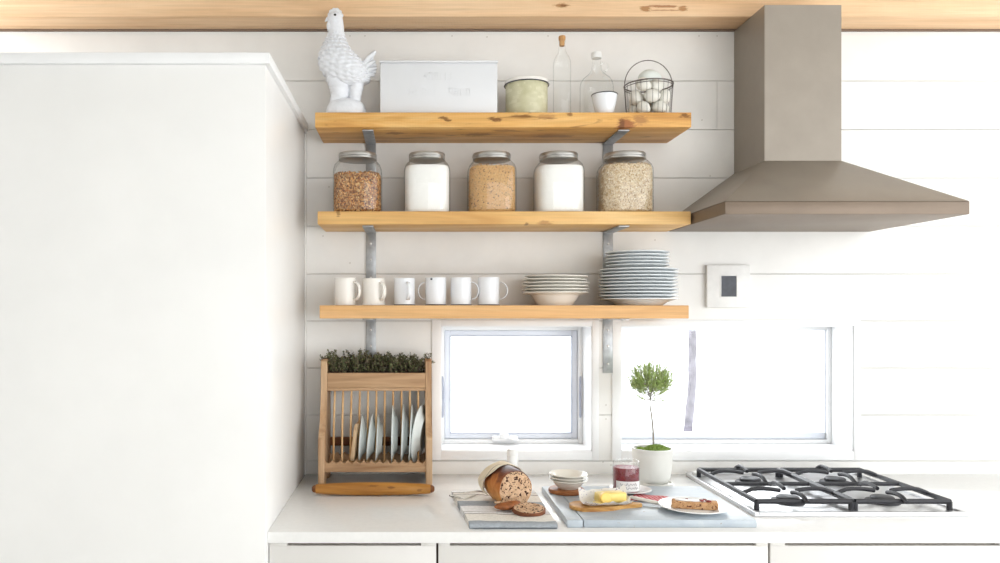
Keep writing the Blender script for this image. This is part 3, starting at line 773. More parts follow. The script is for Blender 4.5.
for k in range(10):
    o = p0 if first else dup(p0); first = False
    o.location = (PXc + R.uniform(-.002,.002) + (.002 if k > 6 else 0), 2.76, ZM+k*.0114); o.rotation_euler = (0,0,k*.7)
    w = 'bottom plate' if k == 0 else ('uppermost of the ten large plates' if k == 9 else '%s large plate from the bottom' % ordw(k))
    tag(o, 'pale blue-white dinner plate, %s in the tall stack' % w, 'plate', 'large plates in the tall stack')
p0 = obj('side_plate', plate(.1085, .021), 'blue_glaze'); first = True
for k in range(5):
    o = p0 if first else dup(p0); first = False
    o.location = (X(636.8,2.76), 2.755, ZM+10*.0114+.004+k*.0114); o.rotation_euler = (0,0,k)
    tag(o, 'smaller pale blue-white plate, %s of the five smaller ones crowning the tall stack' % ['lowest','second from bottom','middle','second from top','topmost'][k], 'plate', 'smaller plates on the tall stack')

# ------------------------------------------------------------------ hood, frame
t = thing('range_hood', 'brownish metal cooker hood on the wall right of the shelves', 'hood', (1.33, WALL, 1.817))
b = NB(); hx = .372; dz = .04
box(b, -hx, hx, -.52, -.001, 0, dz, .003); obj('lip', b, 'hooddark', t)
b = NB(); c0, cz = .13, .215
loft(b, [[Vector(v) for v in ((-hx,-.52,dz),(hx,-.52,dz),(hx,-.001,dz),(-hx,-.001,dz))], [Vector(v) for v in ((-c0,-.25,cz),(c0,-.25,cz),(c0,-.001,cz),(-c0,-.001,cz))]]); obj('canopy', b, 'hood', t)
b = NB(); box(b, -c0, c0, -.25, -.001, cz, .742); obj('chimney', b, 'hood', t)
fx0, fx1, fz0, fz1 = X(707,WALL-.02), X(707,WALL-.02)+.16, Z(307.5,WALL-.02), Z(265,WALL-.02)
t = thing('wall_frame', 'white square wall frame with a dark centre, right of the plates', 'frame', ((fx0+fx1)/2, WALL, (fz0+fz1)/2))
hw, hh = (fx1-fx0)/2, (fz1-fz0)/2
b = NB(); box(b, -hw, hw, -.02, -.0005, -hh, hh, .003); obj('backboard', b, 'frame', t)
b = NB(); frame_rect(b, -hw+.048, hw-.048, -.042, .042, .004, -.0225, -.018, .001); obj('inner_rim', b, 'frame', t)
b = NB(); box(b, -hw+.052, hw-.052, -.0208, -.019, -.038, .038); obj('picture', b, 'dark_art', t)

# ------------------------------------------------------------------ dish rack
RY = 2.68
t = thing('dish_rack', 'old wooden plate rack with a planter trough on top, standing on the worktop', 'dish rack', (X(375.5,RY), RY, CT))
xl, xr = X(318.3,RY)-X(375.5,RY), X(432.3,RY)-X(375.5,RY); th = .022
prof = [(-.01,0),(.045,0),(.055,.018),(.075,.026),(.12,.026),(.14,.018),(.15,0),(.205,0),(.205,.425),(.19,.432),(.085,.432),(.075,.425),(.075,.33),(.068,.27),(.045,.215),(.012,.185),(-.01,.165)]
for x in (xl, xr-th):
    b = NB(); poly(b, prof, x, x+th, 'YZ', .003); obj('side_board', b, 'rack', t)
ya = .075
b = NB(); box(b, xl+th, xr-th, ya, ya+.014, .333, .3855, .003); box(b, xl+th, xr-th, .19, .203, .333, .3855, .003); box(b, xl+th, xr-th, ya+.014, .19, .333, .343); obj('trough', b, 'rackx', t)
b = NB(); box(b, xl+th, xr-th, ya+.004, ya+.034, .322, .333, .002); obj('top_rail', b, 'rackx', t)
# scalloped front rail
b = NB(); zt0, n = .088, 120; up = []
for i in range(n+1):
    x = xl+th+(xr-xl-2*th)*i/n; u = (i/n*13) % 1
    up.append((x, zt0+.0065-.012*max(0,math.sin(PI*u))**.8))
poly(b, [(xl+th,.053),(xr-th,.053)]+up[::-1], -.004, .016, 'XZ'); obj('front_rail', b, 'rackx', t)
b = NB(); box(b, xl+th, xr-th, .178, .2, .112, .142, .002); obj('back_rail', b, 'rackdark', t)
b = NB(); poly(b, [(xl+th,.053),(xr-th,.053)]+up[::-1], .155, .17, 'XZ'); obj('rear_rail', b, 'rackx', t)
DX = []
for k in range(11):
    px = 335+8.32*k; Yd = RY+ya+.026; x = X(px,Yd)-X(375.5,RY); DX.append(x)
    b = NB(); tube(b, [(x,ya+.022,.33),(x,.06,.2),(x,.045,.085),(x,.042,.062)], .0036, 8); obj('dowel', b, 'dowel', t)
b = NB(); box(b, xl+th, xr-th, .036, .05, .054, .066, .002); obj('dowel_rail', b, 'rackx', t)
# herbs in the trough
hb0 = (X(375.5,RY), RY+.14, CT+.343)
t = thing('thyme_plants', 'dark green thyme growing in the trough of the dish rack', 'herb', hb0)
b = NB(); box(b, xl+th+.002, xr-th-.002, -.049, .048, .001, .042); obj('soil', b, 'soil', t)
b = NB(); bl = NB(); rh = random.Random(11)
for k in range(330):
    x = rh.uniform(xl+th+.006, xr-th-.006); y = rh.uniform(-.046,.042); hh_ = rh.uniform(.035,.072)*(1+.35*noise.noise(Vector((x*22,3.1,0)))) ; lean = Vector((rh.uniform(-.03,.03)+x*.08, rh.uniform(-.035,.02), 0))
    p0_ = Vector((x,y,.04)); tip = p0_+Vector((0,0,hh_))+lean
    mid = (p0_+tip)/2+Vector((rh.uniform(-.008,.008),rh.uniform(-.008,.008),.006)); pts = cr([tuple(p0_),tuple(mid),tuple(tip)], 6)
    tube(b, pts, .0007, 4, cap=False)
    for q in range(22):
        f = rh.uniform(.12,1.)*5; i = min(int(f),4); c = pts[i].lerp(pts[i+1], f-i); sz = rh.uniform(.0035,.0075)
        d = Vector((rh.gauss(0,1),rh.gauss(0,1),rh.gauss(.3,.8))).normalized(); sd = d.cross(Vector((rh.gauss(0,1),rh.gauss(0,1),rh.gauss(0,1)))).normalized(); nn = d.cross(sd)*.18
        vs = [bl.verts.new(c+v*sz) for v in (d*0, d*.6+sd*.45+nn, d*1.35, d*.6-sd*.45+nn)]; bl.faces.new(vs)
obj('stems', b, 'stemherb', t); obj('leaves', bl, 'leaf', t, angle=180)
# plates in the rack
def rack_plate(i, px_bottom, dia, tilt, yaw, name, lab):
    pass
RX0 = X(375.5,RY)
spots = [(363.5,.166,4,0,'small pale plate upright in the dish rack, first of the three small ones'), (371.8,.166,6,-2,'small pale plate upright in the dish rack, middle of the three small ones'), (379.8,.166,3,3,'small pale plate upright in the dish rack, right of the other small ones'),
         (396.5,.205,1,0,'large pale plate upright in the dish rack, first of the four large ones'), (406,.205,2,0,'large pale plate upright in the dish rack, second of the four large ones'), (414,.205,3,-1,'large pale plate upright in the dish rack, third of the four large ones'), (421,.205,6,-14,'large white plate upright in the dish rack, against its right side')]
def vplate(R_):
    b = dish([(R_*.52,.0),(R_*.56,-.002),(R_*.60,.0),(R_*.72,.009),(R_,.016)], .0032, 56)
    bmesh.ops.rotate(b, verts=b.verts, cent=(0,0,0), matrix=Matrix.Rotation(-PI/2,3,'Y'))   # axis along -X: front of the plate faces left
    bmesh.ops.translate(b, verts=b.verts, vec=(0,0,R_)); return b
small = None; large = None
for i, (px, dia, tilt, yaw, lab) in enumerate(spots):
    if dia < .2:
        o = small = obj('small_plate', vplate(dia/2), 'rack_glaze') if small is None else dup(small)
    else:
        o = large = obj('large_plate', vplate(dia/2), 'rack_glaze') if large is None else dup(large)
    yc = RY+.085
    o.location = (X(px,yc-dia*.3), yc, CT+.079-(.012 if dia > .2 else .008)); o.rotation_euler = (0, math.radians(tilt), math.radians(yaw))
    tag(o, lab, 'plate', 'plates in the dish rack')
b = NB(); poly(b, [(-.05,0),(.05,0),(.06,.015),(.06,.105),(.045,.128),(-.045,.128),(-.06,.105),(-.06,.015)], -.0075, .0075, 'YZ', .003)
o = obj('wooden_board', b, 'palewood'); o.location = (X(353,RY+.03), RY+.09, CT+.082); o.rotation_euler = (0,math.radians(7),math.radians(-4)); tag(o, 'small wooden board standing among the plates in the dish rack', 'board')
# rolling pin
PY = 2.562; ps = F/PY
t = thing('rolling_pin', 'worn honey-coloured wooden rolling pin lying before the dish rack', 'rolling pin', (X(373.2,PY), PY, CT)); L = 57.2/ps
rz_ = .0215; b = NB(); pf = []
for i in range(41):
    u = -1+2*i/40; pf.append((u*L, rz_*(.70+.30*math.cos(u*PI/2)**.8)))
tube(b, [(x,0,rz_) for x, r in pf], [r for x, r in pf], 28); obj('barrel', b, 'pin', t)
for s in (-1,1):
    b = NB(); tube(b, [(s*(L-.002),0,rz_),(s*(L+.004),0,rz_),(s*(L+.010),0,rz_),(s*(L+.0135),0,rz_)], [.0125,.0128,.0105,.006], 16); obj('grip', b, 'pinend', t, label='short dark worn grip')

# ------------------------------------------------------------------ towel, bread
TX, TYY = .287, 2.160
TH = .018
t_rings = []
b = NB(); nx, ny = 40, 56; D = .40
def tw(u, v):   # top surface
    x = -.122+.242*u - .03*v*(1-u); y = D*v + .010*math.sin(u*3)*v
    z = TH + .0022*noise.noise(Vector((u*5,v*9,0))) - .0025*max(0,(v-.92)/.08)
    if u > .36: z -= .0022*min(1,(u-.36)/.02)
    return Vector((x,y,z))
cross = []
for j in range(nx+1):
    u = j/nx; line = []
    front = [tw(u,0)+Vector((0,.004,-.0)), ]
    line.append(Vector((tw(u,0).x, .004, .0)))
    for k in range(9):
        a = -PI/2+PI*k/8; line.append(Vector((tw(u,0).x, .012-.014*math.cos(a)*(1-.5*math.exp(-((u-.36)/.015)**2))+.003*noise.noise(Vector((u*7,k*.4,2))), TH/2+math.sin(a)*(tw(u,.03).z)/2)))
    for i in range(2, ny+1): line.append(tw(u, i/ny))
    line.append(Vector((tw(u,1).x, tw(u,1).y, .0)))
    cross.append(line)
loft(b, cross, True, True)
o = obj('tea_towel', b, 'towel', angle=50); o.location = (TX, TYY, CT); tag(o, 'folded striped linen tea towel lying under the bread', 'towel')
# free corner of the towel is its own cloth fold: part of the towel
b = NB(); rings = []
for i in range(13):
    u = i/12
    c0_ = Vector((-.118-.045*u, .27+.06*u, TH+.0015-.004*u+.003*math.sin(u*PI))); c1_ = Vector((-.03-.10*u, .385-.04*u, TH+.002-.004*u+.003*math.sin(u*PI)))
    row = [c0_.lerp(c1_, k/10)+Vector((0,0,.003*math.sin(k/10*PI*2+u*2))) for k in range(11)]
    rings.append(row+[p+Vector((0,0,-.004)) for p in row[::-1]])
loft(b, rings); obj('corner_fold', b, 'towel', o)
# loaf
LX, LY, LZ = X(515.5,2.35), 2.35, CT+TH
t = thing('bread_loaf', 'cut raisin loaf showing its crumb, wrapped in linen on the towel', 'bread', (LX, LY, LZ), math.radians(17)); lr = .0545
def lsec(y, k, dz=0):
    out = []
    for j in range(48):
        a = 2*PI*j/48; x = math.cos(a)*lr*1.0*k; z = math.sin(a)*lr*1.04*k
        z = max(z, -lr*.86)
        q = Vector((x, y, z+lr*.9+dz)); q += (q-Vector((0,y,lr*.9)))*.045*noise.noise(q*26)
        q.z = max(q.z, .0015); out.append(q)
    return out
b = NB(); loft(b, [lsec(y,k) for y, k in ((0,.985),(.004,1.),(.03,1.04),(.06,1.06),(.09,1.03),(.12,.93),(.14,.78),(.152,.55),(.158,.3))]); obj('crust', b, 'crust', t, angle=60)
b = NB(); loft(b, [[q.copy() for q in lsec(y,k)] for y, k in ((-.0035,.90),(-.003,.94),(.002,.955))], True, True); obj('crumb', b, 'crumb', t, angle=60)
# linen cloth around the loaf
b = NB(); rings = []
for i in range(25):
    v = i/24; row = []
    for k in range(37):
        a = math.radians(205-(205+25)*k/36); rad = lr*(1.07+.03*math.sin(k*.55+v*3)+.16*(1-v)*abs(math.cos(a))**4+.05*(1-v)*(.4+.6*abs(math.cos(a))))
        yy = .066+.014*math.sin(k*.33+.8)+.012*abs(math.cos(a))-(.03 if k < 5 else 0)*(5-k)/5+v*.095
        sh = 1-.4*max(0,v-.6)/.4
        row.append(Vector((math.cos(a)*rad*sh, yy, max(.004, lr*.93+math.sin(a)*rad*1.0*sh))))
    rings.append(row+[p+(p-Vector((0,p.y,lr*.93))).normalized()*.0025 for p in row[::-1]])
loft(b, rings)
o = obj('linen_wrap', b, 'linen', angle=60); o.location = (LX,LY,LZ); o.rotation_euler = (0,0,math.radians(17)); tag(o, 'cream linen cloth wrapped around the back of the loaf', 'cloth')
# slices
def slice_thing(lab, loc, rot, rx, rz, thk, half=False):
    t = thing('bread_slice', lab, 'bread', loc, 0); t.rotation_euler = rot
    def sec(k, z):
        out = []
        for j in range(40):
            a = 2*PI*j/40; q = Vector((math.cos(a)*rx*k, math.sin(a)*rz*k*(1 if math.sin(a) > 0 or not half else .35), z)); q += Vector((q.x,q.y,0))*.06*noise.noise(Vector((math.cos(a)*1.4,math.sin(a)*1.4,rx*50))); out.append(q)
        return out
    b = NB(); loft(b, [sec(k,z) for k, z in ((.95,0),(.99,.002),(1.,thk*.5),(.99,thk-.002),(.95,thk-.0005))]); obj('crust', b, 'slicecrust', t)
    b = NB(); loft(b, [sec(.91,thk-.002), sec(.90,thk+.0008)]); obj('crumb', b, 'crumb', t)
    return t
slice_thing('raisin bread slice lying flat on the front right of the towel', (X(529,2.275), 2.275, LZ+.001), (math.radians(9),0,math.radians(12)), .049, .042, .013)
sl = thing('bread_heel', 'crusty heel of raisin bread lying at the foot of the loaf', 'bread', (X(509,2.305), 2.300, LZ+.001), math.radians(20))
b = NB(); rings = []
for i in range(15):
    u = -1+2*i/14; k = math.sqrt(max(.02,1-abs(u)**2.4))
    rings.append([Vector((u*.043, math.cos(2*PI*j/20)*.020*k + .010*u*u, .012+math.sin(2*PI*j/20)*.013*k*(1 if math.sin(2*PI*j/20) > 0 else .8)+.003*u)) for j in range(20)])
loft(b, rings); obj('crust', b, 'heelcrust', sl, angle=70)
b = NB(); rings = []
for i in range(11):
    u = -.85+1.7*i/10; k = math.sqrt(max(.02,1-abs(u)**2.4))
    rings.append([Vector((u*.043, math.cos(2*PI*j/12)*.012*k+.012+.010*u*u, .022+math.sin(2*PI*j/12)*.0042*k+.003*u)) for j in range(12)])
loft(b, rings); obj('crumb', b, 'crumb', sl)
# white shaker
t = thing('salt_shaker', 'slim white cylinder shaker standing behind the loaf by the window', 'shaker', (X(512.5,2.76), 2.76, CT)); hS = Z(448.5,2.76)-CT
b = NB(); lathe(b, [(.018,0),(.0195,.003),(.0195,hS*.78),(.0185,hS*.8)], 32); obj('body', b, 'white_glaze', t)
b = NB(); lathe(b, [(.019,hS*.8),(.0198,hS*.82),(.0195,hS*.96),(.016,hS*.995),(.001,hS)], 32); obj('cap', b, 'cap', t)

# ------------------------------------------------------------------ blue board and what is on it
BX0, BX1, BY0, BY1 = .437, .965, 2.176, 2.60; BZ = CT+.022
t = thing('serving_board', 'large worn blue-grey painted board on the worktop by the hob', 'board', ((BX0+BX1)/2, (BY0+BY1)/2, CT))
cx, cy = (BX0+BX1)/2, (BY0+BY1)/2
b = NB(); box(b, BX0-cx, BX0-cx+.044, BY0-cy, BY1-cy, 0, .022, .003); obj('end_plank', b, 'bluepaint', t)
b = NB(); box(b, BX0-cx+.0465, BX1-cx, BY0-cy+.0015, BY1-cy, 0, .0218, .0025); obj('main_panel', b, 'bluepaint', t)
b = NB(); box(b, BX0-cx+.03, BX0-cx+.06, BY0-cy+.01, BY1-cy-.01, .004, .012); obj('tongue', b, 'gap', t)
# coaster + bowls
cY = 2.512; cXX = X(568.3,cY)
b = NB(); lathe(b, [(.054,0),(.057,.003),(.057,.010),(.054,.013),(.001,.013)], 48); o = obj('round_board', b, 'coaster'); o.location = (cXX-.006, cY, BZ); tag(o, 'small round brown wooden board under the three little bowls', 'board')
p0 = obj('small_bowl', dish([(.03,0),(.031,.002),(.040,.008),(.049,.020),(.0555,.0255),(.0605,.027)], .0026, 56), 'cream_glaze')
for k in range(3):
    o = p0 if k == 0 else dup(p0)
    o.location = (cXX, cY, BZ+.0135+k*.0092)
    tag(o, 'small white bowl, %s of the three stacked on the round wooden board' % ['lowest','middle','topmost'][k], 'bowl', 'small bowls on the round board')
# paddle board
pY = 2.315; pXc = X(600,pY)
t0 = NB(); out = []
P2 = [(-.092,0),(-.084,-.032),(-.055,-.046),(-.01,-.047),(.03,-.040),(.055,-.026),(.085,-.018),(.118,-.016),(.127,-.004),(.118,.010),(.085,.012),(.06,.022),(.04,.038),(0,.046),(-.05,.045),(-.082,.03),(-.092,0)]
out = [(p.x,p.y) for p in cr([(x,y,0) for x, y in P2], 64)][:-1]
poly(t0, out, 0, .011, 'XY', .0025); o = obj('butter_board', t0, 'paddle'); o.location = (pXc, pY, BZ); o.rotation_euler = (0,0,math.radians(6)); tag(o, 'light wooden paddle board under the butter', 'board')
BBZ = BZ+.011
# butter paper
b = NB(); rings = []
for i in range(23):
    u = -1+2*i/22; row = []
    for k in range(23):
        v = -1+2*k/22
        z = .0012+.0008*(1+noise.noise(Vector((u*3,v*3,0))))
        if v > .35: z += .040*((v-.35)/.65)**1.3*(.8+.3*noise.noise(Vector((u*2.5,7,0))))
        if v < -.55: z += .012*((-v-.55)/.45)*(1+.7*noise.noise(Vector((u*4,1,0))))
        if u < -.7: z += .006*(-u-.7)/.3
        if u > .75: z += .016*(u-.75)/.25*(1 if v > -.2 else .3)
        row.append(Vector((u*.074+.006*v, v*.049-.006-(.010*max(0,v-.35)), z)))
    rings.append(row+[p+Vector((0,0,-.0006)) for p in row[::-1]])
loft(b, rings); o = obj('butter_paper', b, 'paper', angle=60); o.location = (X(604.5,2.325), 2.325, BBZ); o.rotation_euler = (0,0,math.radians(8)); tag(o, 'open printed paper wrapper lying under the butter', 'paper')
t = thing('butter_block', 'yellow block of butter on its open wrapper', 'butter', (X(608,2.325), 2.325, BBZ+.003), math.radians(12))
b = NB(); box(b, -.036, .052, -.019, .021, 0, .030, .007, 3)
bmesh.ops.subdivide_edges(b, edges=b.edges, cuts=2)
for v in b.verts: v.co += Vector((.0015*noise.noise(v.co*60), .0015*noise.noise(v.co*60+Vector((9,0,0))), .0012*noise.noise(v.co*50) if v.co.z > .01 else 0))
obj('body', b, 'butter', t)
b = NB(); lathe(b, [(.001,0),(.014,0),(.0165,.003),(.0165,.016),(.014,.0185),(.001,.019)], 28)
bmesh.ops.rotate(b, verts=b.verts, cent=(0,0,0), matrix=Matrix.Rotation(PI/2-.15,3,'X')); bmesh.ops.translate(b, verts=b.verts, vec=(-.022,-.016,.0172)); obj('cut_end', b, 'butterend', t, label='rounded deeper yellow cut end')
b = NB(); box(b, -.052, -.012, -.032, -.006, .000, .008, .003); obj('shaving', b, 'butter', t)
# saucer, jam
jY = 2.535; jx = X(625.5,jY)
b = dish([(.028,.0),(.030,-.0005),(.034,.002),(.045,.006),(.066,.011)], .0028, 56); o = obj('saucer', b, 'white_glaze'); o.location = (X(630.5,2.50), 2.505, BZ+.0008); tag(o, 'white saucer holding the jam jar', 'saucer')
jz = BZ+.0038; jx = X(626,2.505)
t = thing('jam_jar', 'open glass jar of dark red jam with a white label', 'jar', (jx, 2.505, jz)); s_ = F/2.505; r = 12.7/s_; hJ = Z(460.5,2.505)-jz
b = NB(); lathe(b, [(r*.8,.001),(r*.93,0),(r,.006),(r,hJ*.80),(r*.97,hJ*.87),(r*.95,hJ*.90),(r*.97,hJ*.93),(r*.97,hJ),(r*.94,hJ)], 48, p=2.5, cap1=False); obj('glass', b, 'glass', t)
b = NB(); rings = []
for z_ in (.008, .040):
    rings.append([Vector((r*1.012*math.cos(a)*.98, r*1.012*math.sin(a), z_)) for a in [math.radians(205+ 130*i/24) for i in range(25)]]+[Vector((r*1.002*math.cos(a)*.98, r*1.002*math.sin(a), z_)) for a in [math.radians(335-130*i/24) for i in range(25)]])
def sup(v, p=2.5):
    a = math.atan2(v.y, v.x); c, s = math.cos(a), math.sin(a); k = math.hypot(v.x,v.y)/1.0
    return Vector((math.copysign(abs(c)**(2/p),c)*k, math.copysign(abs(s)**(2/p),s)*k, v.z))
rings = [[sup(v) for v in rr_] for rr_ in rings]
loft(b, rings); obj('label_sticker', b, 'labelpaper', t, label='white paper label with two lines of dark script')
b = NB()
for z0, n_, a0, a1 in ((.029,7,232,300), (.017,8,225,310)):
    pts = []
    for i in range(n_*8+1):
        f = i/(n_*8); a = math.radians(a0+(a1-a0)*f); hh_ = .0042 if int(f*n_) % 3 == 0 else .0025
        q = sup(Vector((r*1.018*math.cos(a), r*1.018*math.sin(a), z0+hh_*math.sin(f*n_*2*PI)+.002*f))); pts.append(q)
    tube(b, pts, .0005, 4)
obj('script', b, 'ink', t)
b = NB(); lathe(b, [(r*.78,.003),(r*.92,.004),(r*.955,.009),(r*.955,hJ*.78),(r*.92,hJ*.80),(r*.5,hJ*.79),(.001,hJ*.785)], 40, p=2.5); o = obj('jam', b, 'jam'); o.location = (jx,2.505,jz); tag(o, 'dark red jam filling the open jar', 'jam', kind='stuff')
# napkin + knife
b = NB(); rings = []
for i in range(19):
    u = i/18; row = [Vector((-.05+.1*u+.012*(k/14-.5), -.04+.08*k/14, .0022+.0028*(1+noise.noise(Vector((u*3.2,k/14*3.2,4)))))) for k in range(15)]
    rings.append(row+[p+Vector((0,0,-.0022)) for p in row[::-1]])
loft(b, rings); o = obj('checked_napkin', b, 'gingham', angle=60); o.location = (X(648.5,2.42), 2.415, BZ+.0005); o.rotation_euler = (0,0,-.35); tag(o, 'small red and white checked cloth between the butter and the cake plate', 'cloth')
kA = Vector((X(659,2.325), 2.325, BZ+.010)); kB = Vector((X(630,2.375), 2.375, BZ+.017)); kd = (kA-kB)
t = thing('butter_knife', 'knife with a pale handle lying between the butter and the cake plate', 'knife', kB, math.atan2(kd.y,kd.x)); t.rotation_euler = (0, -math.atan2(kd.z, math.hypot(kd.x,kd.y)), math.atan2(kd.y,kd.x)); L = kd.length
b = NB(); rings = []
for i in range(13):
    u = i/12; w = .0075+.003*u; k = 1 if 0 < i < 12 else .7
    rings.append([Vector((L*u, math.cos(2*PI*j/14)*w*k, math.sin(2*PI*j/14)*.0052*k)) for j in range(14)])
loft(b, rings); obj('handle', b, 'handle', t)
b = NB(); poly(b, [(.002,-.006),(.002,.006),(-.05,.008),(-.075,.007),(-.09,.001),(-.086,-.005),(-.05,-.008)], -.0008, .0008, 'XY'); obj('blade', b, 'blade', t)
# cake plate + cake
qY = 2.285; qX = X(693.5,qY)
b = dish([(.052,.001),(.055,0),(.058,.002),(.068,.006),(.099,.013)], .003, 64); o = obj('cake_plate', b, 'white_glaze'); o.location = (qX,qY,BZ+.0005); tag(o, 'white plate with a slice of cake, at the right of the blue board', 'plate')
t = thing('cake_slice', 'slice of fruit cake with white icing and red jam on a plate', 'cake', (X(694.5,qY), qY+.002, BZ+.0046), math.radians(-14))
b = NB(); box(b, -.062, .064, -.016, .018, 0, .022, .003); bmesh.ops.subdivide_edges(b, edges=b.edges, cuts=3, use_grid_fill=True)
for v in b.verts: v.co += Vector((.002*noise.noise(v.co*70), .002*noise.noise(v.co*70+Vector((9,0,0))), .0016*noise.noise(v.co*60) if v.co.z > .006 else 0))
obj('crumb', b, 'cake', t)
b = NB(); rings = []
for i in range(17):
    u = -1+2*i/16; w = .013+.004*noise.noise(Vector((u*3,0,0))); rings.append([Vector((-.008+u*.045, math.cos(2*PI*j/12)*w*math.sqrt(max(.05,1-u**4)), .0225+math.sin(2*PI*j/12)*.0022)) for j in range(12)])
loft(b, rings); obj('icing', b, 'glaze_icing', t)
b = NB()
for k in range(7): ball(b, (.012+.028*R.random(), -.008+.018*R.random(), .024), .0065*R.uniform(.6,1.2), 2, (1.2,1,.6))
ball(b, (-.02,.008,.0245), .004, 2, (1.2,1,.5)); obj('jam_topping', b, 'berry', t)
# potted topiary
oY = 2.70; s_ = F/oY
b = NB(); lathe(b, [(.052,0),(.056,.002),(.057,.016),(.054,.018),(.05,.012),(.001,.010)], 56, p=2.); o = obj('pot_saucer', b, 'pot'); o.location = (X(654.5,oY), oY-.008, CT); tag(o, 'white saucer under the potted topiary on the worktop', 'saucer')
t = thing('potted_topiary', 'little green ball topiary in a white pot in front of the window', 'potted plant', (X(652.3,oY), oY, CT+.0125)); zp = lambda py: Z(py,oY)-CT-.0125
hP = zp(447.5); r = 19.8/s_
b = NB(); lathe(b, [(r*.66,0),(r*.76,.004),(r*.86,.02),(r*.94,.05),(r*.985,hP*.8),(r*.98,hP*.9),(r*1.02,hP*.955),(r*1.02,hP*.995),(r*.99,hP),(r*.92,hP*.99),(r*.90,hP*.85)], 64); pot_ = obj('pot', b, 'pot', t)
b = NB(); lathe(b, [(r*.9,hP*.86),(r*.7,hP*.93),(.001,hP*.94)], 40); so_ = obj('soil', b, 'soil', pot_)
b = NB()
for k in range(1500):
    a = R.uniform(0,2*PI); q = math.sqrt(R.random()); big = R.random() < .85
    ex, ey, cx_ = (r*.68, r*.55, r*.18) if big else (r*.28, r*.3, -r*.62)
    p = Vector((cx_+ex*q*math.cos(a), ey*q*math.sin(a)-.008, hP*.93+(.017 if big else .008)*(1-q*q)))
    ball(b, p, R.uniform(.0025,.0042), 1, (1,1,1.3))
obj('moss', b, 'moss', t)
# stem and crown
def TP(px, py, y=0): return Vector(((px-652.3)/s_, y, zp(py)))
b = NB(); sp = cr([tuple(TP(653.5,446)), tuple(TP(653,430)), tuple(TP(651.5,415)), tuple(TP(650,405)), tuple(TP(650.5,396))], 24)
tube(b, sp, [.0032-.0012*i/23 for i in range(24)], 8)
b2 = NB(); rt = random.Random(5); cc = TP(650.3,379); base = TP(650,401)
for k in range(330):
    th_ = rt.uniform(0,2*PI); ph = math.acos(rt.uniform(-.55,1)); d = Vector((math.sin(ph)*math.cos(th_)*.072, math.sin(ph)*math.sin(th_)*.068, math.cos(ph)*.061))
    tip = cc+d*rt.uniform(.70,1.08); st = base.lerp(cc, rt.uniform(.0,.9)); mid = st.lerp(tip,.5)+Vector((d.x*.18,d.y*.18,-.004))
    pts = cr([tuple(st),tuple(mid),tuple(tip)], 7)
    if k % 3 == 0: tube(b, pts, .0006, 4, cap=False)
    for q in range(24):
        f = rt.uniform(.35,1.)*6; i = min(int(f),5); c = pts[i].lerp(pts[i+1], f-i); ax = (pts[i+1]-pts[i]).normalized()
        dd = (ax*1.1+Vector((rt.gauss(0,.4),rt.gauss(0,.4),rt.gauss(.45,.4)))).normalized(); sd = dd.cross(Vector((rt.gauss(0,1),rt.gauss(0,1),rt.gauss(0,1)))).normalized(); L_ = rt.uniform(.007,.013); w = .0011
        vs = [b2.verts.new(c+v) for v in (-sd*w*.5, dd*L_*.6-sd*w*.9, dd*L_, dd*L_*.6+sd*w*.9)]; b2.faces.new(vs)
for k in range(8):
    sgn = -1 if k % 2 else 1; tip = base+Vector((sgn*rt.uniform(.03,.06), rt.uniform(-.03,.03), rt.uniform(.0,.035))); pts = cr([tuple(base+Vector((0,0,.004))), tuple(base.lerp(tip,.5)+Vector((0,0,-.003))), tuple(tip)], 6); tube(b, pts, .0006, 4, cap=False)
    for q in range(10):
        c = pts[rt.randint(2,5)]; dd = Vector((sgn*rt.random(),rt.gauss(0,.5),rt.gauss(.3,.5))).normalized(); sd = dd.cross(Vector((0,1,.3))).normalized()
        vs = [b2.verts.new(c+v) for v in (-sd*.0005, dd*.006-sd*.001, dd*.01, dd*.006+sd*.001)]; b2.faces.new(vs)
obj('stem', b, 'bark', t); obj('foliage', b2, 'topiary', t, angle=180)

# ------------------------------------------------------------------ hob
hX0, hX1, hY0, hY1 = 1.008, 1.64, 2.29, 2.868
t = thing('gas_hob', 'stainless gas hob with black iron grates at the right end of the worktop', 'hob', ((hX0+hX1)/2,(hY0+hY1)/2,CT)); cx, cy = (hX0+hX1)/2,(hY0+hY1)/2; hw, hd = (hX1-hX0)/2,(hY1-hY0)/2
b = NB(); box(b, -hw, hw, -hd, hd, 0, .008, .003); obj('top_plate', b, 'stainless', t)
b = NB(); frame_rect2 = None
box(b, -hw, -hw+.014, -hd, hd, .006, .014, .003); box(b, hw-.014, hw, -hd, hd, .006, .014, .003); box(b, -hw+.014, hw-.014, hd-.014, hd, .006, .014, .003); box(b, -hw+.014, hw-.014, -hd, -hd+.014, .006, .014, .003); obj('raised_edge', b, 'stainless', t)
b = NB(); box(b, -hw+.02, -hw+.065, hd-.05, hd-.012, .008, .022, .003); obj('vent_block', b, 'cap', t)
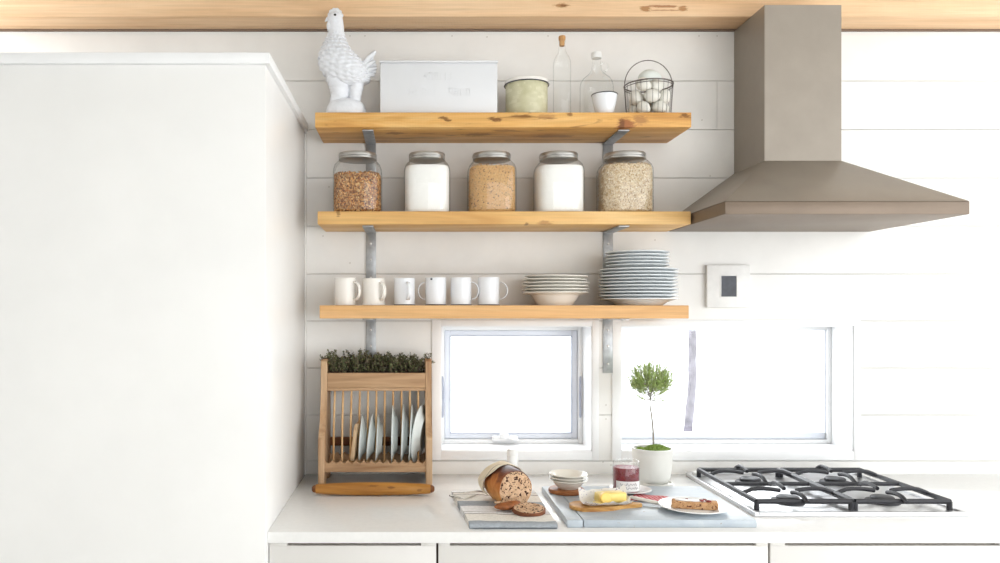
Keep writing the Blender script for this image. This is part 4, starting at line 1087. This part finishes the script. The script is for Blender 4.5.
for sx in (-1,1):
    x0, x1 = (-hw+.028, -.006) if sx < 0 else (.006, hw-.028)
    g = thing_g = None
    b = NB()
    for (a, c) in (((x0,-hd+.05),(x1,-hd+.05)), ((x0,hd-.06),(x1,hd-.06)), ((x0,-hd+.05),(x0,hd-.06)), ((x1,-hd+.05),(x1,hd-.06))):
        tube(b, [(a[0],a[1],.034),(c[0],c[1],.034)], .008, 8)
    tube(b, [(x0,0,.034),(x1,0,.034)], .007, 8)
    for yb in (-.14,.13):
        xm = (x0+x1)/2
        for ang in range(4):
            a = ang*PI/2; ex = (x1-x0)/2 if ang % 2 == 0 else .12
            p1 = Vector((xm+ex*math.cos(a), yb+ex*math.sin(a), .036)); p2 = Vector((xm+.025*math.cos(a), yb+.025*math.sin(a), .036))
            tube(b, cr([tuple(p1), tuple(p1.lerp(p2,.3)+Vector((0,0,.013))), tuple(p1.lerp(p2,.7)+Vector((0,0,.013))), tuple(p2+Vector((0,0,.008)))], 8), .0065, 8)
    for (x, y) in ((x0,-hd+.05),(x1,-hd+.05),(x0,hd-.06),(x1,hd-.06)): tube(b, [(x,y,.034),(x,y,.008)], .008, 8)
    obj('grate', b, 'black_iron', t)
    for yb in (-.14,.13):
        b = NB(); lathe(b, [(.05,.008),(.048,.014),(.034,.016),(.034,.024),(.03,.027),(.001,.027)], 32, c=((x0+x1)/2,yb,0)); obj('burner', b, 'black_iron', t)

# ------------------------------------------------------------------ light and camera
w = bpy.data.worlds.new('bright_overcast'); S.world = w; w.use_nodes = True
bg = w.node_tree.nodes['Background']; bg.inputs[0].default_value = (.95,.98,1.,1); bg.inputs[1].default_value = 2.2
def area(name, loc, target, sx, sy, power, c):
    l = bpy.data.lights.new(name, 'AREA'); l.shape = 'RECTANGLE'; l.size = sx; l.size_y = sy; l.energy = power; l.color = c
    o = bpy.data.objects.new(name, l); COL.objects.link(o); o.location = loc
    o.rotation_euler = (Vector(target)-Vector(loc)).to_track_quat('-Z','Y').to_euler(); return o
area('window_daylight', (2.9, -.6, 1.35), (.2, 2.9, 1.3), 1.8, 1.6, 16, (1.,.99,.97))
for k, w_ in enumerate((W1, W2)):
    area('daylight_through_window', ((w_[0]+w_[1])/2, WALL+.5, (w_[2]+w_[3])/2+.25), ((w_[0]+w_[1])/2, 2.3, .95), (w_[1]-w_[0])*1.1,   .6, 4*(w_[1]-w_[0])/.56, (.94,.97,1.))
cam = bpy.data.cameras.new('camera'); co = bpy.data.objects.new('camera', cam); COL.objects.link(co)
co.location = (0,0,EYE); co.rotation_euler = (PI/2,0,0)
cam.sensor_width = 36; cam.sensor_fit = 'HORIZONTAL'; cam.lens = F/1000*36; cam.shift_x = (500-CX)/1000; cam.shift_y = (CY-281.5)/1000; cam.clip_start = .05; cam.clip_end = 200
S.camera = co
S.view_settings.view_transform = 'Standard'; S.view_settings.look = 'None'; S.view_settings.gamma = 1; S.view_settings.use_curve_mapping = False
S.view_settings.exposure = 0.36
